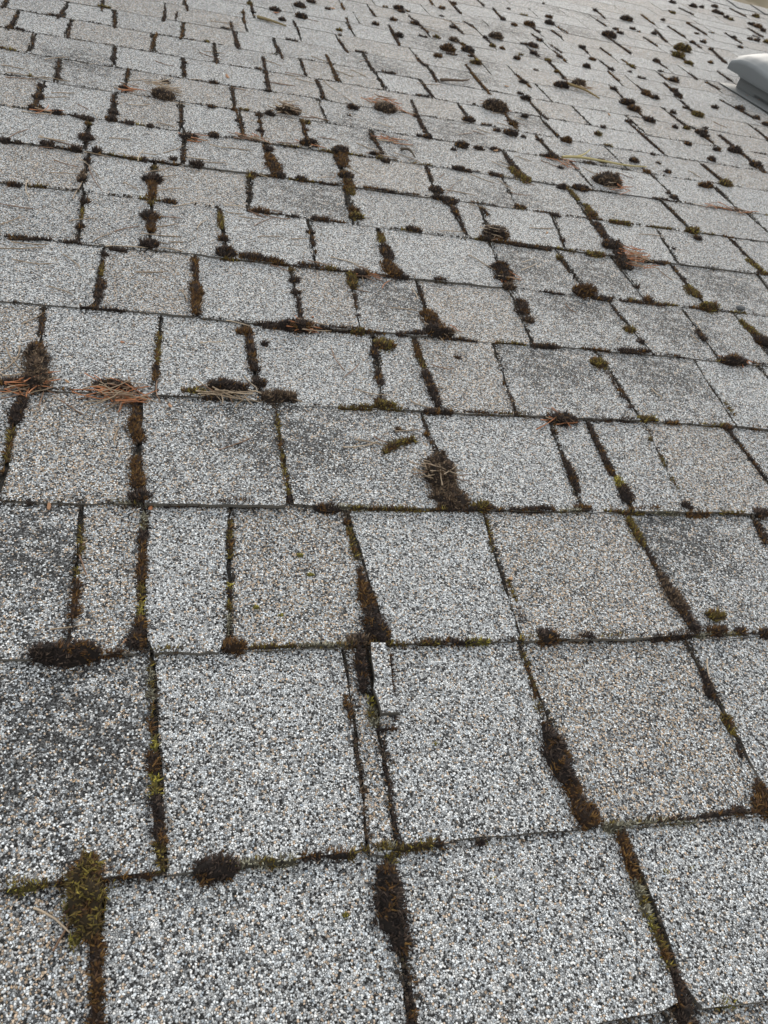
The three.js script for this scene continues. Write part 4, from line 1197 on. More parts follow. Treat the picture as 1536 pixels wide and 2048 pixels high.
const NEEDLES = [[0,-28,638,46,32,60,1,38,8],[0,-104,642,29,30,24,1,36,8],[0,79,647,46,11,24,0,38,5],[0,164,782,29,15,16,1,36,5],[0,429,637,35,14,8,1,42,4],[0,333,798,40,20,9,1,38,6],[0,718,1056,39,60,52,1,34,12],[0,809,1357,48,75,30,1,38,12],[0,267,918,41,32,12,1,38,5],[0,492,1085,35,41,16,0,38,12],[0,437,1580,48,46,14,1,40,6],[0,423,1612,33,53,14,1,42,9],[0,17,1489,36,39,22,0,42,14],[0,225,1480,42,50,24,0,42,14],[0,683,1703,52,47,16,1,40,12],[0,733,1431,43,37,12,1,40,4],[0,264,539,34,20,22,0,30,22],[0,398,1608,32,35,8,1,40,3],[0,145,1328,40,21,10,1,42,3],[0,987,1973,74,62,16,0,42,6],[0,59,1296,20,32,8,1,38,5],[0,-148,1322,40,16,7,1,42,3],[0,-41,1466,18,23,8,1,38,6],[0,244,1338,31,17,8,1,38,5],[0,1005,1322,65,25,9,1,40,3],[0,1077,1320,67,25,10,1,40,3],[0,467,950,24,29,8,1,30,8],[0,747,786,34,12,7,1,34,5],[0,1640,2181,94,56,16,1,40,6],[0,392,1409,43,24,10,1,40,3],[1,-51,370,26,9],[1,-46,427,22,-72],[1,440,309,29,-106],[1,205,587,29,-15],[1,151,915,25,-30],[1,204,938,32,-9],[1,210,933,27,-40],[1,255,929,42,48],[1,35,825,28,-74],[1,51,806,27,78],[1,222,666,37,-11],[1,276,649,31,-20],[1,421,1080,41,8],[1,793,1160,50,5],[1,-189,1459,65,-4],[1,-150,1467,44,-4],[1,-164,1311,40,6],[1,-140,1190,19,9],[1,29,1247,45,52],[1,-81,1139,67,-63],[1,-74,1102,75,-73],[1,-93,1065,54,81],[1,105,1054,26,4],[1,124,1044,29,-3],[1,157,1075,27,-8],[1,132,1061,21,-31],[1,24,1018,25,3],[1,29,952,18,13],[1,277,1468,35,-19],[1,277,1378,33,-5],[1,400,1401,69,-10],[1,347,1360,52,-33],[1,369,1336,50,-16],[1,297,1262,39,-53],[1,409,1340,52,-33],[1,239,952,39,-20],[1,263,937,26,-30],[1,221,589,25,-28],[1,326,1825,44,-35],[1,367,1752,43,-35],[1,141,1977,64,9],[1,233,2056,70,-49],[1,556,1784,61,14],[1,766,2382,54,-17],[1,259,1697,38,-8],[1,274,1662,38,-18],[1,222,1622,37,-2],[1,145,1559,26,-3],[1,458,1236,60,60],[1,785,981,22,-45],[1,730,863,34,-100],[1,-45,176,25,-38],[1,-40,168,11,62],[1,-33,185,10,15],[1,470,861,28,-98],[1,707,835,19,-75],[1,703,1417,37,-34],[1,783,1409,36,-49],[1,861,1418,38,-35],[1,126,1281,33,0],[1,96,1280,29,-6],[1,-6,1216,21,7],[1,-48,1256,30,8],[1,350,1587,47,-72],[1,322,1656,66,-72],[1,401,1769,48,-49],[1,670,2253,51,-17],[1,344,2129,46,-17],[1,601,1383,22,-34],[1,752,1020,39,-77],[1,579,699,20,-70],[1,319,885,25,-85],[1,6,646,34,-84],[1,138,646,20,-15],[1,51,663,20,35],[1,96,671,23,-61],[1,537,884,24,-70],[1,1329,1866,39,-58],[1,1053,1484,35,-67],[1,9,1142,50,24],[1,-158,1001,50,-5],[1,-59,943,31,54],[1,558,1505,42,31],[1,475,1226,51,-9],[1,569,1285,45,-70],[1,326,788,32,-78],[1,92,782,28,-18],[1,-162,958,51,48],[1,583,1129,49,13],[1,246,881,26,-12],[1,255,1352,23,-6],[1,399,1484,29,-27],[1,-28,1098,28,-43],[1,619,1308,29,-44],[1,163,1055,39,-5],[1,0,874,35,14],[1,424,1869,25,44],[1,821,1927,33,-49],[1,106,1075,29,6],[1,24,930,27,-12],[1,76,576,37,32],[1,441,991,47,-54],[1,-151,1052,49,-81],[1,210,1335,47,14],[1,297,685,23,-9],[1,606,1538,31,-41],[1,171,1229,45,39],[1,-181,1223,45,63],[1,248,609,27,11],[1,83,1216,43,14],[1,-31,973,36,36],[1,208,707,34,52],[1,42,1064,41,35],[1,-25,1525,45,29],[1,17,1338,29,-18],[1,7,1165,50,39],[1,532,1296,46,-33],[1,145,995,33,14],[1,18,994,30,29],[1,-113,760,31,52],[1,-115,1210,42,-15],[1,70,1575,24,20],[1,150,1192,25,-21],[1,-121,680,50,-59],[1,60,1224,36,0],[1,232,1621,39,2],[1,-74,1188,38,-12],[1,185,998,24,16],[1,141,1038,43,47],[1,-111,1142,36,-20],[1,59,1009,31,64],[1,-23,1199,50,0],[1,315,723,28,-13],[1,675,1589,51,-32],[1,-104,1362,22,-41],[1,-23,1407,36,22],[1,-142,900,49,12],[1,698,1620,49,-1],[1,-29,579,26,-95],[1,-85,1333,22,-69],[1,-123,684,43,-104],[1,457,1288,25,59],[1,133,1059,29,-40],[1,-135,1411,39,22],[1,-81,986,36,26],[1,578,1935,34,-34],[1,670,1663,25,22],[1,261,1213,37,-115],[1,254,1686,24,-17],[1,11,965,49,4],[1,-19,1208,47,80],[1,21,1103,37,26],[1,487,1279,31,-126],[1,8,947,22,-16],[1,222,1746,36,-35],[1,-125,870,44,-2],[1,-67,617,28,-43],[1,648,1420,34,-29],[1,100,1722,47,-28],[1,522,1015,37,34],[1,356,1335,39,-12],[1,719,1651,24,-31],[1,44,1441,25,0],[1,-92,1246,25,-34],[1,251,1212,34,22],[1,-104,1113,51,11],[1,108,1751,41,11],[1,494,1180,37,-24],[1,-134,1220,39,-3],[1,516,994,43,38],[1,-91,816,29,-28],[1,192,727,48,100],[1,-216,1490,35,-5],[1,15,1630,35,-22],[1,589,1252,38,2],[1,593,1523,27,-30],[1,-160,1569,49,43],[1,-118,653,42,-29],[1,-132,913,40,5],[1,-198,1445,48,15],[1,-144,1387,43,28],[1,197,582,42,18],[1,588,1371,35,-36],[1,-85,881,35,-54],[1,296,844,35,-2],[1,62,740,28,14],[1,-134,1217,40,-20],[1,258,1466,37,15],[1,-29,927,47,7]];

const COURSE0 = -3;
const vOf = (k) => COURSE_V[k - COURSE0];
const LAST = COURSE0 + COURSE_V.length - 2;
const stepOf = (k) => 0.0004 + 0.0021 * Math.max(0, Math.min(1, (9 - k) / 9));   // rise of a butt edge over the course below: the upper courses lie tighter
// height of the shingle surface over the roof plane: every course is lifted at its butt edge by the one below
function surfaceH(u, v) {
  let k = COURSE0; while (k < LAST && v >= vOf(k + 1)) k++;
  const t = (v - vOf(k)) / (vOf(k + 1) - vOf(k));
  return stepOf(k) * (1 - Math.max(0, Math.min(1, t))) + sag(u, v);
}
function sag(u, v) { return 0.0035 * N3(u * 2.1 + 3, v * 1.7, 1.2) + 0.0012 * N3(u * 9, v * 8, 4.4); }

// ---------------------------------------------------------------- mineral granule surface (colour and relief of crushed stone)
const TEX = 2048, TILE = 0.42;                               // one texture tile covers 0.42 m
const CELLS = 330;
const gr = rng(11);
const cellX = new Float32Array(CELLS * CELLS), cellY = new Float32Array(CELLS * CELLS), cellR = new Float32Array(CELLS * CELLS);
for (let i = 0; i < CELLS * CELLS; i++) { cellX[i] = 0.5 + (gr() - 0.5) * 0.94; cellY[i] = 0.5 + (gr() - 0.5) * 0.94; cellR[i] = gr(); }
const ID = new Int32Array(TEX * TEX), EDGE = new Float32Array(TEX * TEX), RX = new Float32Array(TEX * TEX), RY = new Float32Array(TEX * TEX);
for (let y = 0; y < TEX; y++) for (let x = 0; x < TEX; x++) {
  const qx = x / TEX * 768, qy = y / TEX * 768;
  const gx = (x / TEX * CELLS + 0.20 * N3(qx, qy, 1.5) + CELLS) % CELLS, gy = (y / TEX * CELLS + 0.20 * N3(qx, qy, 7.5) + CELLS) % CELLS, ix = Math.floor(gx), iy = Math.floor(gy);
  let d1 = 9, d2 = 9, id = 0, rx = 0, ry = 0;
  for (let dy = -1; dy <= 1; dy++) for (let dx = -1; dx <= 1; dx++) {
    const cx = (ix + dx + CELLS) % CELLS, cy = (iy + dy + CELLS) % CELLS, c = cy * CELLS + cx;
    const ox = ix + dx + cellX[c] - gx, oy = iy + dy + cellY[c] - gy;
    const d = Math.sqrt(ox * ox + oy * oy) - 0.30 * (cellR[c] - 0.45);
    if (d < d1) { d2 = d1; d1 = d; id = c; rx = ox; ry = oy; } else if (d < d2) d2 = d;
  }
  const p = y * TEX + x; ID[p] = id; EDGE[p] = d2 - d1; RX[p] = rx; RY[p] = ry;
}
// fines wedged between the stones: a value for each small block of the tile
const GRIT = new Float32Array(1024 * 1024); { const r = rng(21); for (let i = 0; i < GRIT.length; i++) GRIT[i] = r(); }
const gritId = (p) => { const y = Math.floor(p / TEX), x = p - y * TEX; return GRIT[(y >> 1) * 1024 + (x >> 1)]; };
// stones: share, linear colour
const STONES = {
  chalk: [0.74, 0.76, 0.765], pale: [0.56, 0.58, 0.59], grey: [0.31, 0.325, 0.335], slate: [0.085, 0.088, 0.09],
  black: [0.014, 0.014, 0.014], buff: [0.55, 0.43, 0.32], ochre: [0.42, 0.31, 0.2], blue: [0.36, 0.41, 0.46],
};
function granules(mix, stainAmount, seed, blot) {
  const r = rng(seed), names = Object.keys(mix), col = new Float32Array(CELLS * CELLS * 3), gap = new Float32Array(CELLS * CELLS);
  for (let c = 0; c < CELLS * CELLS; c++) {
    const cx = c % CELLS / CELLS, cy = Math.floor(c / CELLS) / CELLS;
    // dirt and algae blacken stones in patches; the stained tone carries one blotch with runs below it, mid tile
    const fine = 0.5 * N3(cx * 32, cy * 32, seed + 0.5) + 0.35 * N3(cx * 96, cy * 96, seed + 4.5);
    const ex = cx - 0.5 + 0.05 * N3(cx * 16, cy * 16, seed), ey = cy - 0.5;
    const blotch = blot ? Math.exp(-(ex * ex * 48 + ey * ey * 90)) * 1.15 + 0.5 * Math.exp(-ex * ex * 60 - (ey + 0.12) * (ey + 0.12) * 40) * Math.max(0, 0.4 + N3(cx * 32, cy * 4, 2.5)) : 0;
    const dirty = Math.max(0, Math.min(0.56, (fine * 0.6 + 0.22) * stainAmount + blotch * (0.40 + fine)));
    let q = r(), s = names[names.length - 1];
    for (const n of names) { if (q < mix[n]) { s = n; break; } q -= mix[n]; }
    let base = STONES[s], f = 0.5 + 0.72 * r();
    if (r() < dirty) { base = r() < 0.5 ? STONES.slate : STONES.black; }
    else if (r() < dirty) f *= 0.6;
    const tint = (r() - 0.5) * 0.08;
    col[c * 3] = base[0] * f * (1 + tint); col[c * 3 + 1] = base[1] * f; col[c * 3 + 2] = base[2] * f * (1 - tint);
    const gq = r(); gap[c] = 0.07 + 0.28 * gq * gq + (r() < 0.05 ? 0.4 : 0);
  }
  const d = new Uint8Array(TEX * TEX * 4);
  for (let p = 0; p < TEX * TEX; p++) {
    const c = ID[p], e = EDGE[p], g = Math.max(0, Math.min(1, (e - gap[c] + 0.05) / 0.10));
    const v = 0.93 + 0.14 * r(), chipQ = gritId(p, c);
    const fill = chipQ > 0.62 ? (chipQ - 0.62) * 0.9 : 0.010;
    for (let k = 0; k < 3; k++) d[p * 4 + k] = toS(Math.min(0.92, fill * (1 - g) + col[c * 3 + k] * g * v));
    d[p * 4 + 3] = 255;
  }
  const t = new THREE.DataTexture(d, TEX, TEX); t.colorSpace = THREE.SRGBColorSpace; t.magFilter = THREE.LinearFilter; t.minFilter = THREE.LinearMipmapLinearFilter;
  t.generateMipmaps = true; t.wrapS = t.wrapT = THREE.RepeatWrapping; t.needsUpdate = true; return t;
}
const relief = (() => {
  const r = rng(77), th = new Float32Array(CELLS * CELLS), tx = new Float32Array(CELLS * CELLS), ty = new Float32Array(CELLS * CELLS);
  for (let c = 0; c < CELLS * CELLS; c++) { th[c] = 0.5 + 0.5 * r(); tx[c] = (r() - 0.5) * 0.5; ty[c] = (r() - 0.5) * 0.5; }
  const d = new Uint8Array(TEX * TEX * 4);
  for (let p = 0; p < TEX * TEX; p++) {
    const c = ID[p], g = Math.min(1, EDGE[p] / 0.42), h = th[c] * Math.sqrt(g) + g * (tx[c] * RX[p] + ty[c] * RY[p]);
    d[p * 4] = d[p * 4 + 1] = d[p * 4 + 2] = Math.max(0, Math.min(255, Math.round(h * 215))); d[p * 4 + 3] = 255;
  }
  const t = new THREE.DataTexture(d, TEX, TEX); t.magFilter = THREE.LinearFilter; t.wrapS = t.wrapT = THREE.RepeatWrapping; t.needsUpdate = true; return t;
})();
const granuleMat = (mix, stain, seed, blot) => new THREE.MeshPhysicalMaterial({ specularIntensity: 0.45, map: granules(mix, stain, seed, blot), bumpMap: relief, bumpScale: 0.0010, roughness: 0.68, metalness: 0 });
const M = {
  shingle: [
    granuleMat({ chalk: 0.42, pale: 0.24, grey: 0.12, blue: 0.02, slate: 0.05, buff: 0.09, black: 0.06 }, 0.30, 101),
    granuleMat({ chalk: 0.32, pale: 0.25, grey: 0.15, blue: 0.02, slate: 0.07, buff: 0.11, ochre: 0.02, black: 0.06 }, 0.45, 102),
    granuleMat({ chalk: 0.25, pale: 0.22, grey: 0.13, blue: 0.01, slate: 0.06, buff: 0.20, ochre: 0.07, black: 0.06 }, 0.40, 103),
    granuleMat({ chalk: 0.32, pale: 0.24, grey: 0.15, blue: 0.02, slate: 0.07, buff: 0.11, ochre: 0.03, black: 0.06 }, 0.40, 104, true),
  ],
  asphalt: new THREE.MeshStandardMaterial({ color: lin(0.13, 0.12, 0.105), roughness: 0.9 }),
  backing: new THREE.MeshStandardMaterial({ map: M_backing(), bumpMap: relief, bumpScale: 0.001, roughness: 0.9 }),
  moss: new THREE.MeshStandardMaterial({ vertexColors: true, roughness: 1 }),
  needle: [0, 1, 2, 3].map((i) => new THREE.MeshStandardMaterial({ color: [lin(0.30, 0.225, 0.15), lin(0.38, 0.15, 0.06), lin(0.19, 0.11, 0.065), lin(0.44, 0.35, 0.25)][i], roughness: 0.6 })),
};
function M_backing() {
  const r = rng(5), d = new Uint8Array(TEX * TEX / 4), S = TEX / 4;
  const a = new Uint8Array(S * S * 4);
  for (let y = 0; y < S; y++) for (let x = 0; x < S; x++) { const q = 0.03 + 0.05 * Math.max(0, fbm(x / 14, y / 14, 3)) + (r() < 0.06 ? 0.16 : 0.02 * r()), p = (y * S + x) * 4; a[p] = toS(q * 1.05); a[p + 1] = toS(q * 0.95); a[p + 2] = toS(q * 0.8); a[p + 3] = 255; }
  const t = new THREE.DataTexture(a, S, S); t.colorSpace = THREE.SRGBColorSpace; t.magFilter = THREE.LinearFilter; t.wrapS = t.wrapT = THREE.RepeatWrapping; t.needsUpdate = true; return t;
}

// ---------------------------------------------------------------- ground and the dry slope behind the house
{
  const g = new THREE.Mesh(new THREE.PlaneGeometry(600, 600), new THREE.MeshStandardMaterial({ color: lin(0.12, 0.115, 0.06), roughness: 1 }));
  g.rotation.x = -Math.PI / 2; g.name = 'ground'; g.receiveShadow = true; g.userData = { kind: 'structure', label: 'dry grassy ground around the house', }; scene.add(g);
  const geo = new THREE.PlaneGeometry(90, 60, 220, 160); geo.rotateX(-Math.PI / 2);
  const P = geo.attributes.position, col = new Float32Array(P.count * 3);
  for (let i = 0; i < P.count; i++) {
    const x = P.getX(i), z = P.getZ(i), s = (30 - z) / 60;
    P.setY(i, 36 * Math.pow(s, 0.8) * (s > 0 ? 1 : 0) + 0.9 * fbm(x / 6, z / 6, 2) + 0.35 * N3(x * 1.2, z * 1.2, 8) - 0.3);
    const q = 0.5 + 0.5 * N3(x * 0.9, z * 0.9, 5) + 0.5 * N3(x * 3.1, z * 3.1, 6);
    const m = Math.max(0, Math.min(1, q));
    col[i * 3] = 0.10 + 0.12 * m; col[i * 3 + 1] = 0.088 + 0.088 * m; col[i * 3 + 2] = 0.056 + 0.055 * m;
  }
  geo.setAttribute('color', new THREE.BufferAttribute(col, 3)); geo.computeVertexNormals();
  const h = new THREE.Mesh(geo, new THREE.MeshStandardMaterial({ vertexColors: true, roughness: 1 }));
  h.position.set(6, 0, -40); h.name = 'hillside'; h.castShadow = h.receiveShadow = true; h.userData = { kind: 'structure', label: 'dry tan and olive grass slope rising behind the roof ridge' }; scene.add(h);
}

// ---------------------------------------------------------------- the roof: shingle courses on a deck
const roof = new THREE.Group();
roof.position.copy(ROOF_O); roof.quaternion.copy(ROOF_Q);
top(roof, 'shingle_roof', 'weathered grey granule-coated shingle roof with dark mossy joints', 'roof');
const RIDGE = vOf(LAST + 1), UL = -1.6, UR = 4.6, V0 = vOf(COURSE0);
{
  const deck = new THREE.BoxGeometry(UR - UL, 0.02, RIDGE - V0 + 0.02);
  const m = part(new THREE.Mesh(deck, new THREE.MeshStandardMaterial({ color: lin(0.2, 0.15, 0.1), roughness: 0.9 })), 'deck', roof);
  m.position.set((UL + UR) / 2, -0.022, -(RIDGE + V0) / 2);
  const back = new THREE.Group(); back.position.set(0, 0, -RIDGE); back.rotation.x = -2 * PITCH; roof.add(back); back.name = 'rear_slope';
  const b = part(new THREE.Mesh(new THREE.BoxGeometry(UR - UL, 0.03, 4.2), M.asphalt), 'rear_deck', back);
  b.position.set((UL + UR) / 2, -0.012, -2.1);
}
// one slab of shingle: ragged outline, top face in granules, cut edges in asphalt
function slab(k, lb, lt, rb, rt, low, seed, cheap, blot) {
  const r = rng(seed), v0 = vOf(k), v1 = vOf(k + 1) + 0.012, nx = cheap ? 3 : 9, ny = cheap ? 2 : 12;
  const T = low ? 0.0018 : 0.0034, drop = low ? (k > 7 ? 0.0003 : 0.0011) : 0, curl = cheap ? 0 : r() * r() * (k > 7 ? 0.0004 : k > 4 ? 0.0012 : 0.0028), tiltU = cheap ? 0 : (r() - 0.5) * (k > 7 ? 0.0006 : 0.0024), butt = (r() - 0.5) * 0.004;
  const pos = [], uv = [], idx = [], ou = r() * 7, ov = r() * 7, flip = r() < 0.5 ? 1 : -1;
  const J = cheap ? 0.0008 : 0.0013, chip = [0, 1].map(() => cheap ? 0 : Math.pow(r(), 5) * 0.007);
  for (let j = 0; j <= ny; j++) for (let i = 0; i <= nx; i++) {
    const a = i / nx, b = j / ny;
    const l = lb + (lt - lb) * b, rr = rb + (rt - rb) * b;
    let u = l + (rr - l) * a, v = v0 + butt + (v1 - v0 - butt) * b;
    if (i === 0 || i === nx) u += (r() - 0.5) * 2 * J + 0.0022 * N3(v * 28, seed * 1.7, i) + (j < 2 ? (i ? -1 : 1) * chip[i ? 1 : 0] * (1 - j * 0.7) : 0);
    if (j === 0) v += (r() - 0.5) * 1.6 * J + 0.0026 * N3(u * 22, seed, 2) + ((i === 0 ? chip[0] : i === nx ? chip[1] : 0) * 0.6);
    const t = (v - v0) / (vOf(k + 1) - v0);
    const h = stepOf(k) * (1 - t) - drop + sag(u, v) + curl * Math.pow(1 - b, 4) + tiltU * (a - 0.5) * (1 - b);
    pos.push(u, h, -v); if (blot) uv.push((u - blot[0]) / TILE + 0.5, (v - blot[1]) / TILE + 0.5); else uv.push(flip * u / TILE + ou, v / TILE + ov);
  }
  const id = (i, j) => j * (nx + 1) + i;
  for (let j = 0; j < ny; j++) for (let i = 0; i < nx; i++) idx.push(id(i, j), id(i + 1, j), id(i + 1, j + 1), id(i, j), id(i + 1, j + 1), id(i, j + 1));
  const topCount = idx.length;
  const ring = []; for (let i = 0; i <= nx; i++) ring.push(id(i, 0)); for (let j = 1; j <= ny; j++) ring.push(id(nx, j)); for (let i = nx - 1; i >= 0; i--) ring.push(id(i, ny)); for (let j = ny - 1; j > 0; j--) ring.push(id(0, j));
  const base = pos.length / 3;
  for (const q of ring) { pos.push(pos[q * 3], pos[q * 3 + 1], pos[q * 3 + 2]); uv.push(uv[q * 2], uv[q * 2 + 1]); }
  const low0 = pos.length / 3;
  for (const q of ring) { pos.push(pos[q * 3], pos[q * 3 + 1] - T, pos[q * 3 + 2]); uv.push(uv[q * 2], uv[q * 2 + 1]); }
  for (let q = 0; q < ring.length; q++) { const n = (q + 1) % ring.length; idx.push(base + q, low0 + q, low0 + n, base + q, low0 + n, base + n); }
  const g = new THREE.BufferGeometry();
  g.setAttribute('position', new THREE.Float32BufferAttribute(pos, 3)); g.setAttribute('uv', new THREE.Float32BufferAttribute(uv, 2)); g.setIndex(idx);
  g.computeVertexNormals(); g.addGroup(0, topCount, 0); g.addGroup(topCount, idx.length - topCount, 1);
  return g;
}
const restGeo = [[], [], [], []];
const reach = {};
SHINGLES.forEach(([k, lb, lt, rb, rt, tone, low, own, su, sv], n) => {
  const g = slab(k, lb / 1000, lt / 1000, rb / 1000, rt / 1000, low, 1000 + n * 13, !own, su === undefined ? null : [su / 1000, sv / 1000]);
  const e = reach[k] ??= [9, -9]; e[0] = Math.min(e[0], lb / 1000); e[1] = Math.max(e[1], rb / 1000);
  if (own) part(new THREE.Mesh(g, [M.shingle[tone], M.asphalt]), numbered('shingle'), roof);
  else restGeo[tone].push(g);
});
{ // the rest of the field, to both rakes
  const r = rng(41); let s = 9000;
  for (let k = COURSE0; k <= LAST; k++) {
    const [a, b] = reach[k] ?? [0, 0];
    for (let u = a - 0.004; u > UL;) { const w = 0.1 + 0.16 * r(); restGeo[Math.floor(r() * 3)].push(slab(k, u - w, u - w, u, u, r() < 0.3, s += 7, true)); u -= w + 0.004; }
    for (let u = b + 0.004; u < UR;) { const w = 0.1 + 0.16 * r(); restGeo[Math.floor(r() * 3)].push(slab(k, u, u, u + w, u + w, r() < 0.3, s += 7, true)); u += w + 0.004; }
  }
  restGeo.forEach((l, i) => {
    if (!l.length) return;
    const tops = l.map((g) => { const q = g.clone(); q.setIndex(g.getIndex().array.slice ? Array.from(g.getIndex().array) : []); q.clearGroups(); return q; });
    const m = part(new THREE.Mesh(mergeGeometries(tops), M.shingle[i]), numbered('shingle_field'), roof); m.userData.kind = 'stuff';
  });
}
// the lower layer of every course, seen at the bottom of the joints
for (let k = COURSE0; k <= LAST; k++) {
  const v0 = vOf(k) + 0.003, v1 = vOf(k + 1) + 0.02, n = 60, pos = [], uv = [], idx = [];
  for (let i = 0; i <= n; i++) for (let j = 0; j < 2; j++) {
    const u = UL + (UR - UL) * i / n, v = j ? v1 : v0, t = (v - vOf(k)) / (vOf(k + 1) - vOf(k));
    pos.push(u, stepOf(k) * (1 - t) - 0.0036 + sag(u, v), -v); uv.push(u / 0.2, v / 0.2);
    if (i < n && !j) { const q = i * 2; idx.push(q, q + 2, q + 3, q, q + 3, q + 1); }
  }
  const g = new THREE.BufferGeometry(); g.setAttribute('position', new THREE.Float32BufferAttribute(pos, 3)); g.setAttribute('uv', new THREE.Float32BufferAttribute(uv, 2)); g.setIndex(idx); g.computeVertexNormals();
  part(new THREE.Mesh(g, M.backing), numbered('lower_layer'), roof);
}
{ // ridge caps, folded over both slopes
  const r = rng(61);
  for (let i = 0, u = UL; u < UR; i++, u += 0.14) {
    const L = 0.17, n = 10, pos = [], uv = [], idx = [], a0 = 0.13;
    for (let e = 0; e < 2; e++) for (let j = 0; j <= n; j++) {
      const s = (j / n - 0.5) * 2 * a0, hh = 0.0075 - e * 0.004 + 0.001 * r();
      const fold = Math.sqrt(s * s + 0.0004) - 0.02;
      const dv = s < 0 ? s : s * Math.cos(2 * PITCH), dh = s < 0 ? 0 : -s * Math.sin(2 * PITCH);
      pos.push(u + e * L, hh + dh - fold * 0.05, -(RIDGE + dv)); uv.push((u + e * L) / TILE + i * 0.37, s / TILE);
    }
    for (let j = 0; j < n; j++) idx.push(j, n + 1 + j, n + 2 + j, j, n + 2 + j, j + 1);
    const g = new THREE.BufferGeometry(); g.setAttribute('position', new THREE.Float32BufferAttribute(pos, 3)); g.setAttribute('uv', new THREE.Float32BufferAttribute(uv, 2)); g.setIndex(idx); g.computeVertexNormals();
    part(new THREE.Mesh(g, M.shingle[Math.floor(r() * 3)]), numbered('ridge_cap'), roof);
  }
}

// ---------------------------------------------------------------- soil crumbs washed along the joints and butt edges
{
  const r = rng(314), g = new THREE.IcosahedronGeometry(1, 0), spots = [];
  const gauss = () => r() + r() + r() - 1.5;
  for (const [k, lb, lt, rb, rt, , , own] of SHINGLES) {
    if (!own || k > 12) continue;
    const v0 = vOf(k), v1 = vOf(k + 1), near = k < 4 ? 1 : 0.6;
    for (const [b, t, dir] of [[lb, lt, 1], [rb, rt, -1]]) {
      const n = Math.round((v1 - v0) / 0.0005 * near);
      for (let i = 0; i < n; i++) { const q = r(), v = v0 + q * (v1 - v0), w = 0.5 + 0.5 * N3(v * 45, b * 0.02, 3), d = Math.abs(gauss()) * 0.0062 * w; if (r() < w * 1.9 - 0.45) spots.push([(b + (t - b) * q) / 1000 + dir * (d - 0.0008), v, k]); }
    }
    const n = Math.round((rb - lb) / 1000 / 0.00045 * near);
    for (let i = 0; i < n; i++) { const u = (lb + (rb - lb) * r()) / 1000, w = 0.5 + 0.5 * N3(u * 38, k * 3.3, 9), d = gauss() * 0.0060 * w; if (r() < w * 2.2 - 0.75) spots.push([u, v0 + 0.001 + d, k]); }
  }
  const m = new THREE.InstancedMesh(g, new THREE.MeshStandardMaterial({ color: 0xffffff, roughness: 1 }), spots.length), o = new THREE.Object3D(), c = new THREE.Color();
  const tones = [[0.026, 0.02, 0.015], [0.045, 0.032, 0.02], [0.014, 0.012, 0.011], [0.085, 0.066, 0.045], [0.06, 0.05, 0.02], [0.16, 0.14, 0.11]];
  spots.forEach(([u, v, k], i) => {
    const s = (0.00045 + 0.0009 * r() * r()) * (k > 5 ? 1.3 : 1);
    o.position.set(u, surfaceH(u, v) + s * 0.2, -v); o.rotation.set(r() * 6, r() * 6, r() * 6); o.scale.set(s * (0.8 + 0.8 * r()), s, s * (0.8 + 0.6 * r())); o.updateMatrix(); m.setMatrixAt(i, o.matrix);
    const t = tones[Math.floor(r() * (r() < 0.8 ? 3 : 6))]; m.setColorAt(i, c.setRGB(t[0], t[1], t[2]));
  });
  m.position.copy(ROOF_O); m.quaternion.copy(ROOF_Q); m.castShadow = m.receiveShadow = true; m.name = 'soil_crumbs';
  m.userData = { kind: 'stuff', label: 'dark soil crumbs and grit scattered along the shingle joints', category: 'soil' };
  scene.add(m); console.log('crumbs', spots.length);
}

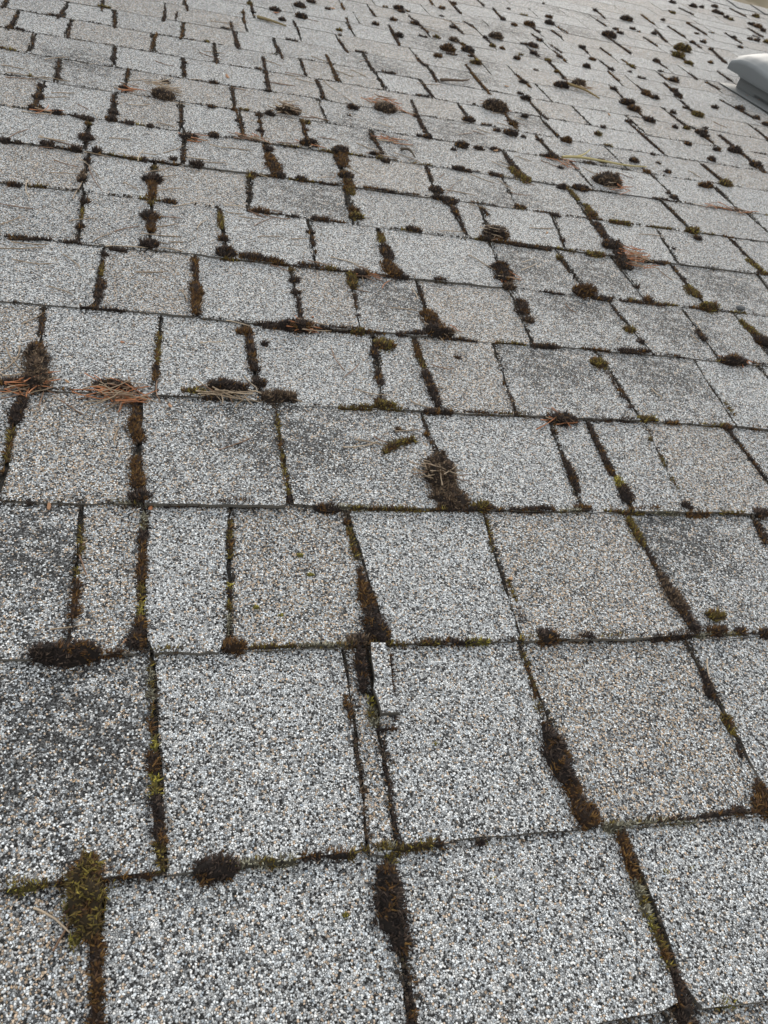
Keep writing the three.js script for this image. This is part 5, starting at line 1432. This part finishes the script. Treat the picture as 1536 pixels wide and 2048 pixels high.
// ---------------------------------------------------------------- roof vent
{
  const vent = new THREE.Group(); vent.position.copy(toWorld(1.59, 0.004, 2.32)); vent.quaternion.copy(ROOF_Q).multiply(new THREE.Quaternion().setFromAxisAngle(new THREE.Vector3(0, 1, 0), 0.144));
  top(vent, 'roof_vent', 'grey metal roof vent with rounded hood standing on the shingles', 'vent');
  // local: x across, y off the roof, z down the slope
  const paint = new THREE.MeshStandardMaterial({ color: lin(0.15, 0.163, 0.17), roughness: 0.55, metalness: 0.1 });
  const dull = new THREE.MeshStandardMaterial({ color: lin(0.12, 0.128, 0.13), roughness: 0.5, metalness: 0.2 });
  const W = 0.30, L = 0.30, H0 = 0.029;
  const side = (s) => { const k = [[0, 0.027], [0.03, 0.037], [0.06, 0.041], [0.10, 0.042], [0.165, 0.036], [0.30, 0.020]]; for (let i = 0; i < k.length - 1; i++) if (s <= k[i + 1][0]) { const t = (s - k[i][0]) / (k[i + 1][0] - k[i][0]); return k[i][1] + (k[i + 1][1] - k[i][1]) * t; } return 0.02; };
  const cross = (s) => { const z = side(s), o = [[0, 0], [-0.001, z - 0.014], [0.001, z - 0.007], [0.006, z - 0.002], [0.014, z + 0.001]], n = 12; for (let i = 0; i <= n; i++) { const t = 0.022 + (W - 0.044) * i / n; o.push([t, z + 0.003 + 0.024 * Math.sin(Math.PI * t / W)]); } o.push([W - 0.014, z + 0.001], [W - 0.006, z - 0.002], [W - 0.001, z - 0.007], [W + 0.001, z - 0.014], [W, 0]); return o; };
  const ns = 30, pos = [], idx = []; let nc = 0;
  for (let i = 0; i <= ns; i++) { const s = L * i / ns, c = cross(s); nc = c.length; for (const [t, z] of c) pos.push(t, H0 + z, s); }
  for (let i = 0; i < ns; i++) for (let j = 0; j < nc - 1; j++) { const a = i * nc + j, b = a + nc; idx.push(a, b, b + 1, a, b + 1, a + 1); }
  const cap = new THREE.BufferGeometry(); cap.setAttribute('position', new THREE.Float32BufferAttribute(pos, 3)); cap.setIndex(idx); cap.computeVertexNormals();
  const ends = [0, L].map((s) => { const c = cross(s), p = [], ix = []; c.forEach(([t, z]) => p.push(t, H0 + z, s, t, H0, s)); for (let j = 0; j < c.length - 1; j++) ix.push(j * 2, j * 2 + 1, j * 2 + 3, j * 2, j * 2 + 3, j * 2 + 2); const g = new THREE.BufferGeometry(); g.setAttribute('position', new THREE.Float32BufferAttribute(p, 3)); g.setIndex(ix); g.computeVertexNormals(); return g; });
  part(new THREE.Mesh(mergeGeometries([cap, ...ends]), paint), 'hood', vent);
  const walls = [];
  const wall = (x, y, z, w, h, d) => { const g = new THREE.BoxGeometry(w, h, d); g.translate(x, y, z); walls.push(g); };
  wall(0.012, 0.014, 0.134, 0.003, 0.032, 0.16); wall(W / 2, 0.014, 0.054, W - 0.03, 0.032, 0.003); wall(W - 0.012, 0.014, 0.165, 0.003, 0.032, 0.22); wall(W / 2, 0.014, 0.275, W - 0.03, 0.032, 0.003); wall(0.012, 0.002, 0.205, 0.003, 0.008, 0.14);
  part(new THREE.Mesh(mergeGeometries(walls), dull), 'throat', vent);
  const lip = part(new THREE.Mesh(new THREE.BoxGeometry(0.014, 0.002, 0.22), paint), 'drip_lip', vent); lip.position.set(0.006, H0 - 0.0015, 0.165);
  const fl = part(new THREE.Mesh(new THREE.BoxGeometry(W + 0.07, 0.002, 0.30), dull), 'flange', vent); fl.position.set(W / 2 - 0.005, -0.0012, 0.185);
}

// ---------------------------------------------------------------- moss
const SPECIES = [ // linear base colours, one picked per shoot
  [[0.022, 0.014, 0.011], [0.034, 0.022, 0.016], [0.014, 0.009, 0.008], [0.060, 0.042, 0.031]],
  [[0.085, 0.042, 0.011], [0.060, 0.028, 0.009], [0.120, 0.066, 0.018], [0.050, 0.026, 0.012]],
  [[0.24, 0.20, 0.030], [0.17, 0.15, 0.030], [0.30, 0.26, 0.05], [0.12, 0.10, 0.03]],
  [[0.21, 0.20, 0.15], [0.14, 0.13, 0.09], [0.27, 0.26, 0.20], [0.10, 0.085, 0.05]],
  [[0.085, 0.056, 0.034], [0.055, 0.036, 0.024], [0.14, 0.10, 0.064], [0.060, 0.038, 0.022]],
  [[0.105, 0.076, 0.018], [0.070, 0.046, 0.014], [0.16, 0.125, 0.025], [0.055, 0.036, 0.014]],
];
// A mat along a centre line: an uneven mound of soil and stems, coloured darker as shade between the small pointed shoots set on it.
function mossGeometry(pts, height, species, seed, flat, oval) {
  const r = rng(seed), c = pts[Math.floor(pts.length / 2)], cu = (pts[0][0] + pts[pts.length - 1][0]) / 2, cv = (pts[0][1] + pts[pts.length - 1][1]) / 2;
  const dist = Math.hypot(cu, cv, 0.48), sp = 0.0019 * Math.max(1, Math.pow(dist / 0.8, 0.5)) * (species === 3 || flat ? 0.85 : 1);
  // centre line sampled by length, lengthened by half a width at both ends
  const P = pts.map((q) => [...q]);
  let len = 0; const seg = []; for (let i = 0; i < P.length - 1; i++) { const l = Math.hypot(P[i + 1][0] - P[i][0], P[i + 1][1] - P[i][1]); seg.push(l); len += l; }
  const w0 = P[0][2], w1 = P[P.length - 1][2], total = len + (w0 + w1) / 2 * 0.9;
  const at = (s) => { // s in metres from the start cap
    let q = s - w0 * 0.45, dx = P[1][0] - P[0][0], dy = P[1][1] - P[0][1], i = 0;
    let l = Math.hypot(dx, dy) || 1e-6;
    if (q <= 0) { return [P[0][0] + dx / l * q, P[0][1] + dy / l * q, w0 * Math.sqrt(Math.max(0, 1 - (q / (w0 * 0.5)) ** 2)), dx / l, dy / l]; }
    while (i < seg.length - 1 && q > seg[i]) { q -= seg[i]; i++; }
    dx = P[i + 1][0] - P[i][0]; dy = P[i + 1][1] - P[i][1]; l = Math.hypot(dx, dy) || 1e-6;
    if (q > seg[i]) { const e = q - seg[i]; return [P[i + 1][0] + dx / l * e, P[i + 1][1] + dy / l * e, w1 * Math.sqrt(Math.max(0, 1 - (e / (w1 * 0.5)) ** 2)), dx / l, dy / l]; }
    const t = q / l; return [P[i][0] + dx * t, P[i][1] + dy * t, P[i][2] + (P[i + 1][2] - P[i][2]) * t, dx / l, dy / l];
  };
  const spanO = len + w0;
  const line = at;
  const atO = (s) => { const q = line(s + w0 * 0.45 - w0 * 0.5), t = 2 * s / spanO - 1; return [q[0], q[1], w0 * Math.sqrt(Math.max(0, 1 - t * t)), q[3], q[4]]; };
  const run = oval ? spanO : total, loc = oval ? atO : line;
  const wmax = Math.max(...P.map((q) => q[2]));
  const surf = (s, a) => { // a -1..1 across
    const [x, y, w, dx, dy] = loc(s);
    const nz = 1 + 0.5 * N3(x * 70 + a * 0.7, y * 70, seed) + 0.5 * N3(x * 200 + a * 2, y * 200, seed + 3) + 0.25 * N3(x * 600, y * 600 + a * 2, seed + 5);
    const ww = w * 0.5 * nz, u = x - dy * a * ww, v = y + dx * a * ww;
    const lump = 1 + 0.55 * N3(u * 110, v * 110, seed * 0.7) + 0.5 * N3(u * 340, v * 340, seed);
    const h = height * Math.sqrt(Math.max(0, 1 - a * a)) * Math.pow(Math.min(1, w / wmax), 0.7) * lump;
    return [u, surfaceH(u, v) - 0.0012 + h, v];
  };
  const pos = [], col = [], idx = [];
  const o = surfaceH(cu, cv);
  const put = (p, c3) => { pos.push(p[0] - cu, p[1] - o, -(p[2] - cv)); col.push(...c3); return pos.length / 3 - 1; };
  const S = SPECIES[species], mixIn = SPECIES[[1, 0, 5, 5, 0, 1][species]], soil = S[1].map((q) => q * 0.32);  // mound tone darkened to stand for the shade in the gaps between shoots
  const nS = Math.max(6, Math.min(44, Math.round(run / (sp * 2.2)))), nA = Math.max(4, Math.min(12, Math.round(wmax / (sp * 2.2))));
  for (let i = 0; i <= nS; i++) for (let j = 0; j <= nA; j++) put(surf(run * i / nS, j / nA * 2 - 1), soil);
  for (let i = 0; i < nS; i++) for (let j = 0; j < nA; j++) { const a = i * (nA + 1) + j, b = a + nA + 1; idx.push(a, b, b + 1, a, b + 1, a + 1); }
  const count = Math.min(9000, Math.round(run * wmax * 0.8 / (sp * sp) * 4));
  for (let q = 0; q < count; q++) {
    const s = r() * run, [, , w] = loc(s); if (r() > w / wmax * 1.02) continue;
    const stray = r() < 0.24, a0 = (r() * 2 - 1) * 0.98, a = stray ? Math.sign(a0) * (1 + r() * r() * Math.min(0.7, 0.0055 / (w * 0.5 + 1e-6))) : a0, p = surf(s, a), e = 0.6 * sp;
    const pu = surf(s, Math.min(1, a + 0.12)), pv = surf(Math.min(run, s + e), a);
    const A = new THREE.Vector3(pu[0] - p[0], pu[1] - p[1], -(pu[2] - p[2])), Bv = new THREE.Vector3(pv[0] - p[0], pv[1] - p[1], -(pv[2] - p[2]));
    const n = A.cross(Bv); if (n.y < 0) n.negate(); n.normalize(); if (!(n.length() > 0.5)) n.set(0, 1, 0);
    n.x += (r() - 0.5) * 0.9; n.z += (r() - 0.5) * 0.9; n.y += 0.2; n.normalize();
    const L = sp * (flat ? 0.7 : 1.0 + (dist > 1.3 ? 0.8 : 1.7) * r()), R = sp * (0.30 + 0.16 * r());
    const t1 = new THREE.Vector3(1, 0.2, 0.1).cross(n).normalize(), t2 = n.clone().cross(t1), an = r() * 6.28;
    const patch = N3(p[0] * 120, p[2] * 120, seed + 8) + 0.4 * N3(p[0] * 420, p[2] * 420, seed);
    const tone = 0.55 + 1.5 * Math.pow(r(), 1.6);
    const from = patch > 0.22 ? mixIn : S, c3 = from[Math.floor(r() * from.length)].map((z) => z * tone);
    const tip = put([p[0] + n.x * L, p[1] + n.y * L, p[2] - n.z * L], c3), b = [];
    for (let m = 0; m < 3; m++) { const x = Math.cos(an + m * 2.094) * R, y = Math.sin(an + m * 2.094) * R; b.push(put([p[0] + t1.x * x + t2.x * y - n.x * L * 0.15, p[1] + t1.y * x + t2.y * y - n.y * L * 0.15, p[2] - (t1.z * x + t2.z * y) + n.z * L * 0.15], c3)); }
    // a leaf-like waist makes each shoot bulge before its point
    idx.push(b[0], b[1], tip, b[1], b[2], tip, b[2], b[0], tip);
  }
  const g = new THREE.BufferGeometry(); g.setAttribute('position', new THREE.Float32BufferAttribute(pos, 3)); g.setAttribute('color', new THREE.Float32BufferAttribute(col, 3)); g.setIndex(idx);
  g.computeVertexNormals();
  return [g, cu, cv];
}
const LANDMARKS = [[[1.60, 2.25], 0.36, 'beside the roof vent'], [[0.8276, 1.4655], 0.30, 'near the pale yellow twig'], [[0.6225, 1.8283], 0.28, 'near the dark curved twig'], [[0.2454, 2.0486], 0.34, 'near the short tan twig'],
  [[0.7202, 1.0536], 0.2, 'near the orange needle pile'], [[0.8381, 0.9339], 0.2, 'near the dark stone chip'], [[0.1650, 0.3087], 0.09, 'near the broken shingle sliver'], [[0.2643, 0.5399], 0.13, 'near the ball of litter'],
  [[-0.0528, 0.3567], 0.1, 'near the broad dark mound'], [[-0.0280, 0.6384], 0.14, 'near the thickest needle pile'], [[-0.0303, 0.1877], 0.1, 'near the large olive mound'], [[0.1426, 0.1957], 0.06, 'near the grey lichen tuft'],
  [[0.0134, 1.4798], 0.26, 'near a needle-strewn cushion'], [[0.9867, 1.9555], 0.24, 'near the mossy litter twig'], [[0.2881, 1.2593], 0.16, 'near the tall double moss cushion']];
function whereOf(u, v) {
  if (v > 3.0) return 'close below the ridge';
  let best = null, bd = 1;
  for (const [[a, b], rad, words] of LANDMARKS) { const d = Math.hypot(u - a, v - b) / rad; if (d < bd) { bd = d; best = words; } }
  return best ?? (v > 1.15 ? 'high on the roof' : v > 0.62 ? 'midway up the roof' : 'low on the roof');
}
const HUE = ['dark brown', 'rust brown', 'yellow green', 'grey', 'dull brown', 'olive'];
const sizeWord = (m) => m > 0.055 ? 'broad' : m > 0.032 ? 'medium' : m > 0.018 ? 'small' : 'tiny';
let mossTris = 0;
MOSS.forEach(([kind, species, h, q, own], n) => {
  const pts = q.map(([a, b, w]) => [a / 1000, b / 1000, Math.max(0.002, w / 1000)]);
  const [g, cu, cv] = mossGeometry(pts, h / 1000 * (kind === 0 ? 0.8 : 0.62), species, 300 + n * 17, kind === 4, kind === 0);
  mossTris += g.index.count / 3;
  const m = new THREE.Mesh(g, M.moss); m.castShadow = m.receiveShadow = true;
  m.position.copy(toWorld(cu, surfaceH(cu, cv), cv)); m.quaternion.copy(ROOF_Q);
  const first = pts[0], last = pts[pts.length - 1], span = Math.hypot(last[0] - first[0], last[1] - first[1]) + (first[2] + last[2]) / 2;
  const z = sizeWord(span), where = whereOf(cu, cv);
  if (kind === 0) top(m, 'moss_cushion', `${z} domed ${HUE[species]} moss cushion ${where}`, 'moss', `${z} ${HUE[species]} moss cushions ${where}`);
  else if (kind === 1) top(m, 'moss_strip', `${z} strip of ${HUE[species]} moss in a shingle joint ${where}`, 'moss', `${z} ${HUE[species]} moss strips in joints ${where}`);
  else if (kind === 2) top(m, 'moss_fringe', `${z} fringe of ${HUE[species]} moss along a butt edge ${where}`, 'moss', `${z} ${HUE[species]} moss fringes ${where}`);
  else if (kind === 3) top(m, 'moss_clod', `${z} loose ${HUE[species]} clod of moss and litter lying ${where}`, 'moss clod', `${z} ${HUE[species]} clods ${where}`);
  else top(m, 'lichen_patch', 'tiny flat yellow lichen patch on grey granules', 'lichen', 'yellow lichen patches');
  if (own) { m.userData.label = own; delete m.userData.group; }
});
console.log('moss triangles', mossTris);

// ---------------------------------------------------------------- pine needles
function needleGeometry(L, bend, seed) {
  const r = rng(seed), n = 6, R = 0.00062, pos = [], idx = [];
  for (let i = 0; i <= n; i++) {
    const t = i / n - 0.5, rad = R * (i === n ? 0.25 : i === 0 ? 1.25 : 1), x = t * L, z = bend * L * (t * t - 0.08) + 0.0006 * (r() - 0.5), y = 0.0008 * (r() - 0.5) + 0.05 * L * (t * t);
    for (let m = 0; m < 4; m++) pos.push(x, y + rad * Math.sin(m * Math.PI / 2), z + rad * Math.cos(m * Math.PI / 2));
    if (i < n) for (let m = 0; m < 4; m++) { const a = i * 4 + m, b = i * 4 + (m + 1) % 4; idx.push(a, b, b + 4, a, b + 4, a + 4); }
  }
  const g = new THREE.BufferGeometry(); g.setAttribute('position', new THREE.Float32BufferAttribute(pos, 3)); g.setIndex(idx); g.computeVertexNormals(); return g;
}
const needleGeos = [0.05, -0.1, 0.22, 0.35, -0.28, 0.0].map((b, i) => needleGeometry(1, b, 50 + i));
const nr = rng(2024);
function needleMesh(L, colour) {
  const i = Math.floor(nr() * needleGeos.length);
  const key = `${i}_${Math.round(L * 500)}`;
  const g = needleMesh.cache[key] ??= needleGeometry(Math.round(L * 500) / 500, [0.05, -0.1, 0.22, 0.35, -0.28, 0][i], 50 + i);
  return new THREE.Mesh(g, M.needle[colour]);
}
needleMesh.cache = {};
NEEDLES.forEach((q, n) => {
  if (q[0] === 0) {
    const [, u, v, wx, wv, count, tone, len, lift] = q, g = new THREE.Group(), cu = u / 1000, cv = v / 1000;
    g.position.copy(toWorld(cu, surfaceH(cu, cv), cv)); g.quaternion.copy(ROOF_Q);
    const big = count > 20 ? 'thick' : count > 11 ? 'loose' : 'sparse', hue = tone ? 'orange-brown' : 'straw-brown';
    const where = whereOf(cu, cv);
    top(g, 'needle_pile', `${big} pile of ${hue} pine needles caught by moss ${where}`, 'needle pile', `${big} ${hue} needle piles ${where}`);
    for (let i = 0; i < count; i++) {
      const gx = (nr() + nr() - 1) * 0.6, gz = (nr() + nr() - 1) * 0.6;
      const L = len / 1000 * (0.5 + 0.6 * nr()), m = needleMesh(L, tone ? (nr() < 0.48 ? 1 : nr() < 0.6 ? 0 : 2) : (nr() < 0.55 ? 0 : nr() < 0.5 ? 3 : 2));
      const x = gx * wx / 1000, z = gz * wv / 1000;
      const y = surfaceH(cu + x, cv - z) - surfaceH(cu, cv) + 0.0012 + lift / 1000 * nr() * Math.max(0, 1 - Math.abs(gx) * 1.1);
      m.position.set(x, y, z); m.rotation.set((nr() - 0.5) * 0.3, (nr() - 0.5) * (nr() < 0.6 ? 1.3 : 3.1), (nr() - 0.5) * 0.34, 'YXZ');
      part(m, 'needle', g);
    }
  } else {
    const [, u, v, len, deg] = q, cu = u / 1000, cv = v / 1000, m = needleMesh(Math.max(0.018, len / 1000), nr() < 0.5 ? 0 : nr() < 0.5 ? 3 : 2);
    m.position.copy(toWorld(cu, surfaceH(cu, cv) + 0.001, cv)); m.quaternion.copy(ROOF_Q).multiply(new THREE.Quaternion().setFromAxisAngle(new THREE.Vector3(0, 1, 0), deg * Math.PI / 180));
    m.castShadow = m.receiveShadow = true;
    const where = whereOf(cu, cv);
    top(m, 'pine_needle', `single dry tan pine needle lying ${where}`, 'needle', `single pine needles ${where}`);
  }
});

// ---------------------------------------------------------------- broken sliver of shingle
{
  const L = [[0.1597, 0.3449], [0.1575, 0.3306], [0.1566, 0.3155], [0.1532, 0.3031], [0.1543, 0.2896], [0.1536, 0.2802]], R = [[0.1706, 0.3445], [0.1712, 0.3322], [0.1693, 0.3170], [0.1667, 0.3002], [0.1671, 0.2880], [0.1666, 0.2801]];
  const pos = [], uv = [], idx = [], n = L.length, T = 0.0042;
  const cu = L[3][0], cv = L[3][1], c0 = surfaceH(cu, cv);
  const lift = (i) => 0.0085 + 0.007 * (i / (n - 1)) ** 2;
  const row = (dh) => { const b = pos.length / 3; for (let i = 0; i < n; i++) for (const [u, v] of [L[i], [(L[i][0] + R[i][0]) / 2, (L[i][1] + R[i][1]) / 2], R[i]]) { pos.push(u - cu, surfaceH(u, v) - c0 + lift(i) - dh, -(v - cv)); uv.push(u / TILE + 0.31, v / TILE + 0.62); } return b; };
  const a = row(0);
  for (let i = 0; i < n - 1; i++) for (let j = 0; j < 2; j++) { const q = a + i * 3 + j; idx.push(q, q + 3, q + 4, q, q + 4, q + 1); }
  const tops = idx.length, b = row(0), c = row(T), ring = [];
  for (let i = 0; i < n; i++) ring.push(i * 3); ring.push((n - 1) * 3 + 1); for (let i = n - 1; i >= 0; i--) ring.push(i * 3 + 2); ring.push(1);
  for (let i = 0; i < ring.length; i++) { const k = (i + 1) % ring.length; idx.push(b + ring[i], c + ring[i], c + ring[k], b + ring[i], c + ring[k], b + ring[k]); }
  for (let i = 0; i < n - 1; i++) for (let j = 0; j < 2; j++) { const q = c + i * 3 + j; idx.push(q, q + 4, q + 3, q, q + 1, q + 4); }
  const g = new THREE.BufferGeometry(); g.setAttribute('position', new THREE.Float32BufferAttribute(pos, 3)); g.setAttribute('uv', new THREE.Float32BufferAttribute(uv, 2)); g.setIndex(idx); g.computeVertexNormals(); g.addGroup(0, tops, 0); g.addGroup(tops, idx.length - tops, 1);
  const m = new THREE.Mesh(g, [M.shingle[0], M.asphalt]); m.castShadow = m.receiveShadow = true;
  m.position.copy(toWorld(cu, c0, cv)); m.quaternion.copy(ROOF_Q);
  top(m, 'shingle_sliver', 'narrow broken sliver of granule-coated shingle lying over a joint', 'shingle scrap');
}
// ---------------------------------------------------------------- twigs
function twig(pts, rad, colour, name, label, side) {
  const P = pts.map(([u, v, h]) => new THREE.Vector3(u, surfaceH(u, v) + h, -v)), c = P[0].clone();
  const geos = [];
  const tube = (q, r0, seed) => {
    const curve = new THREE.CatmullRomCurve3(q.map((p) => p.clone().sub(c))), g = new THREE.TubeGeometry(curve, 36, 1, 7), a = g.attributes.position;
    for (let i = 0; i <= 36; i++) { const ctr = curve.getPointAt(i / 36), w = r0 * (1 - 0.55 * i / 36) * (1 + 0.28 * N3(i * 0.7, seed, 1)); for (let j = 0; j <= 7; j++) { const k = i * 8 + j, d = new THREE.Vector3(a.getX(k), a.getY(k), a.getZ(k)).sub(ctr).multiplyScalar(w).add(ctr); a.setXYZ(k, d.x, d.y, d.z); } }
    g.computeVertexNormals(); return g;
  };
  geos.push(tube(P, rad, 3));
  for (const s of side ?? []) geos.push(tube(s.map(([u, v, h]) => new THREE.Vector3(u, surfaceH(u, v) + h, -v)), rad * 0.7, 9));
  const m = new THREE.Mesh(mergeGeometries(geos), new THREE.MeshStandardMaterial({ color: colour, roughness: 0.9 }));
  m.position.copy(c.clone().applyQuaternion(ROOF_Q).add(ROOF_O)); m.quaternion.copy(ROOF_Q); m.castShadow = m.receiveShadow = true;
  top(m, name, label, 'twig');
}
twig([[0.7396, 1.4547, 0.004], [0.7717, 1.4609, 0.006], [0.8276, 1.4655, 0.005], [0.8848, 1.4702, 0.003], [0.9382, 1.4830, 0.002]], 0.0027, lin(0.46, 0.39, 0.19), 'twig', 'pale yellow lichen-covered twig lying across the courses', [[[0.7668, 1.4592, 0.006], [0.7924, 1.4752, 0.008], [0.8145, 1.4974, 0.012]]]);
twig([[0.5884, 1.8213, 0.003], [0.6175, 1.8226, 0.006], [0.6392, 1.8299, 0.006], [0.6638, 1.8549, 0.004]], 0.0034, lin(0.10, 0.07, 0.05), 'twig', 'short dark brown curved twig lying on the grey shingles', null);
twig([[0.2168, 2.0653, 0.003], [0.2431, 2.0471, 0.005], [0.2771, 2.0301, 0.003]], 0.0036, lin(0.24, 0.19, 0.10), 'twig', 'short straight tan twig beside dark moss cushions', null);
twig([[0.4024, 1.3713, 0.002], [0.4144, 1.3648, 0.006], [0.4223, 1.3441, 0.002]], 0.0026, lin(0.09, 0.07, 0.05), 'twig', 'thin arched black twig on pale shingles', null);
twig([[0.9393, 1.9612, 0.006], [0.9781, 1.9341, 0.006], [1.0082, 1.9000, 0.002]], 0.0034, lin(0.26, 0.19, 0.09), 'twig', 'straight tan twig poking out of mossy litter', null);
// ---------------------------------------------------------------- dark stone chip and bud scales
{
  const g = new THREE.IcosahedronGeometry(0.011, 0), p = g.attributes.position;
  for (let i = 0; i < p.count; i++) { const x = p.getX(i), y = p.getY(i), z = p.getZ(i), f = 1 + 0.3 * N3(x * 90, y * 90, z * 90); p.setXYZ(i, x * f * 0.95, y * f * 0.32, z * f * 0.55); }
  g.computeVertexNormals();
  const m = new THREE.Mesh(g, new THREE.MeshStandardMaterial({ color: lin(0.07, 0.075, 0.08), roughness: 0.9 })), [u, v] = [0.8381, 0.9339];
  m.position.copy(toWorld(u, surfaceH(u, v) + 0.003, v)); m.quaternion.copy(ROOF_Q); m.castShadow = m.receiveShadow = true;
  top(m, 'stone_chip', 'dark grey stone chip resting beside olive moss on a butt edge', 'stone');
}
{
  const r = rng(8), mats = [lin(0.34, 0.14, 0.06), lin(0.36, 0.2, 0.11), lin(0.36, 0.22, 0.12)].map((c) => new THREE.MeshStandardMaterial({ color: c, roughness: 0.8 }));
  const spots = [[-0.0144, 0.3565], [-0.0430, 0.3431], [0.0015, 0.4910], [0.2963, 0.4113], [-0.0756, 0.4910], [0.0179, 0.6278], [0.1013, 0.6468], [0.5858, 1.1144], [-0.0277, 0.7268], [0.1769, 0.8047], [0.7568, 1.8636], [1.8251, 2.8565], [0.2650, 2.1343], [0.4192, 2.2750], [1.3641, 2.4967], [0.9877, 1.7906], [0.5990, 1.4386], [0.1259, 1.6162], [-0.0741, 0.6543], [0.1059, 0.6722]];
  for (const [u, v] of spots) {
    const L = 0.0022 + 0.002 * r() + (v > 1.2 ? 0.003 : 0), g = new THREE.SphereGeometry(1, 8, 6, 0, Math.PI * 2, 0, Math.PI * 0.5); { const a = g.attributes.position; for (let i = 0; i < a.count; i++) { const f = 1 + 0.5 * N3(a.getX(i) * 2 + u * 50, a.getY(i) * 2, a.getZ(i) * 2); a.setXYZ(i, a.getX(i) * f * L, (a.getY(i) * 0.35 + 0.25 * a.getX(i) * a.getX(i)) * L, a.getZ(i) * f * L * 0.45); } g.computeVertexNormals(); }
    const m = new THREE.Mesh(g, mats[Math.floor(r() * 3)]); m.position.copy(toWorld(u, surfaceH(u, v) + 0.0008, v)); m.quaternion.copy(ROOF_Q).multiply(new THREE.Quaternion().setFromEuler(new THREE.Euler((r() - 0.5) * 0.6, r() * 6, (r() - 0.5) * 0.6)));
    m.castShadow = m.receiveShadow = true;
    top(m, 'bud_scale', 'tiny curled orange bud scale fallen on the shingles', 'bud scale', 'orange bud scales');
  }
}
renderer.render(scene, camera);
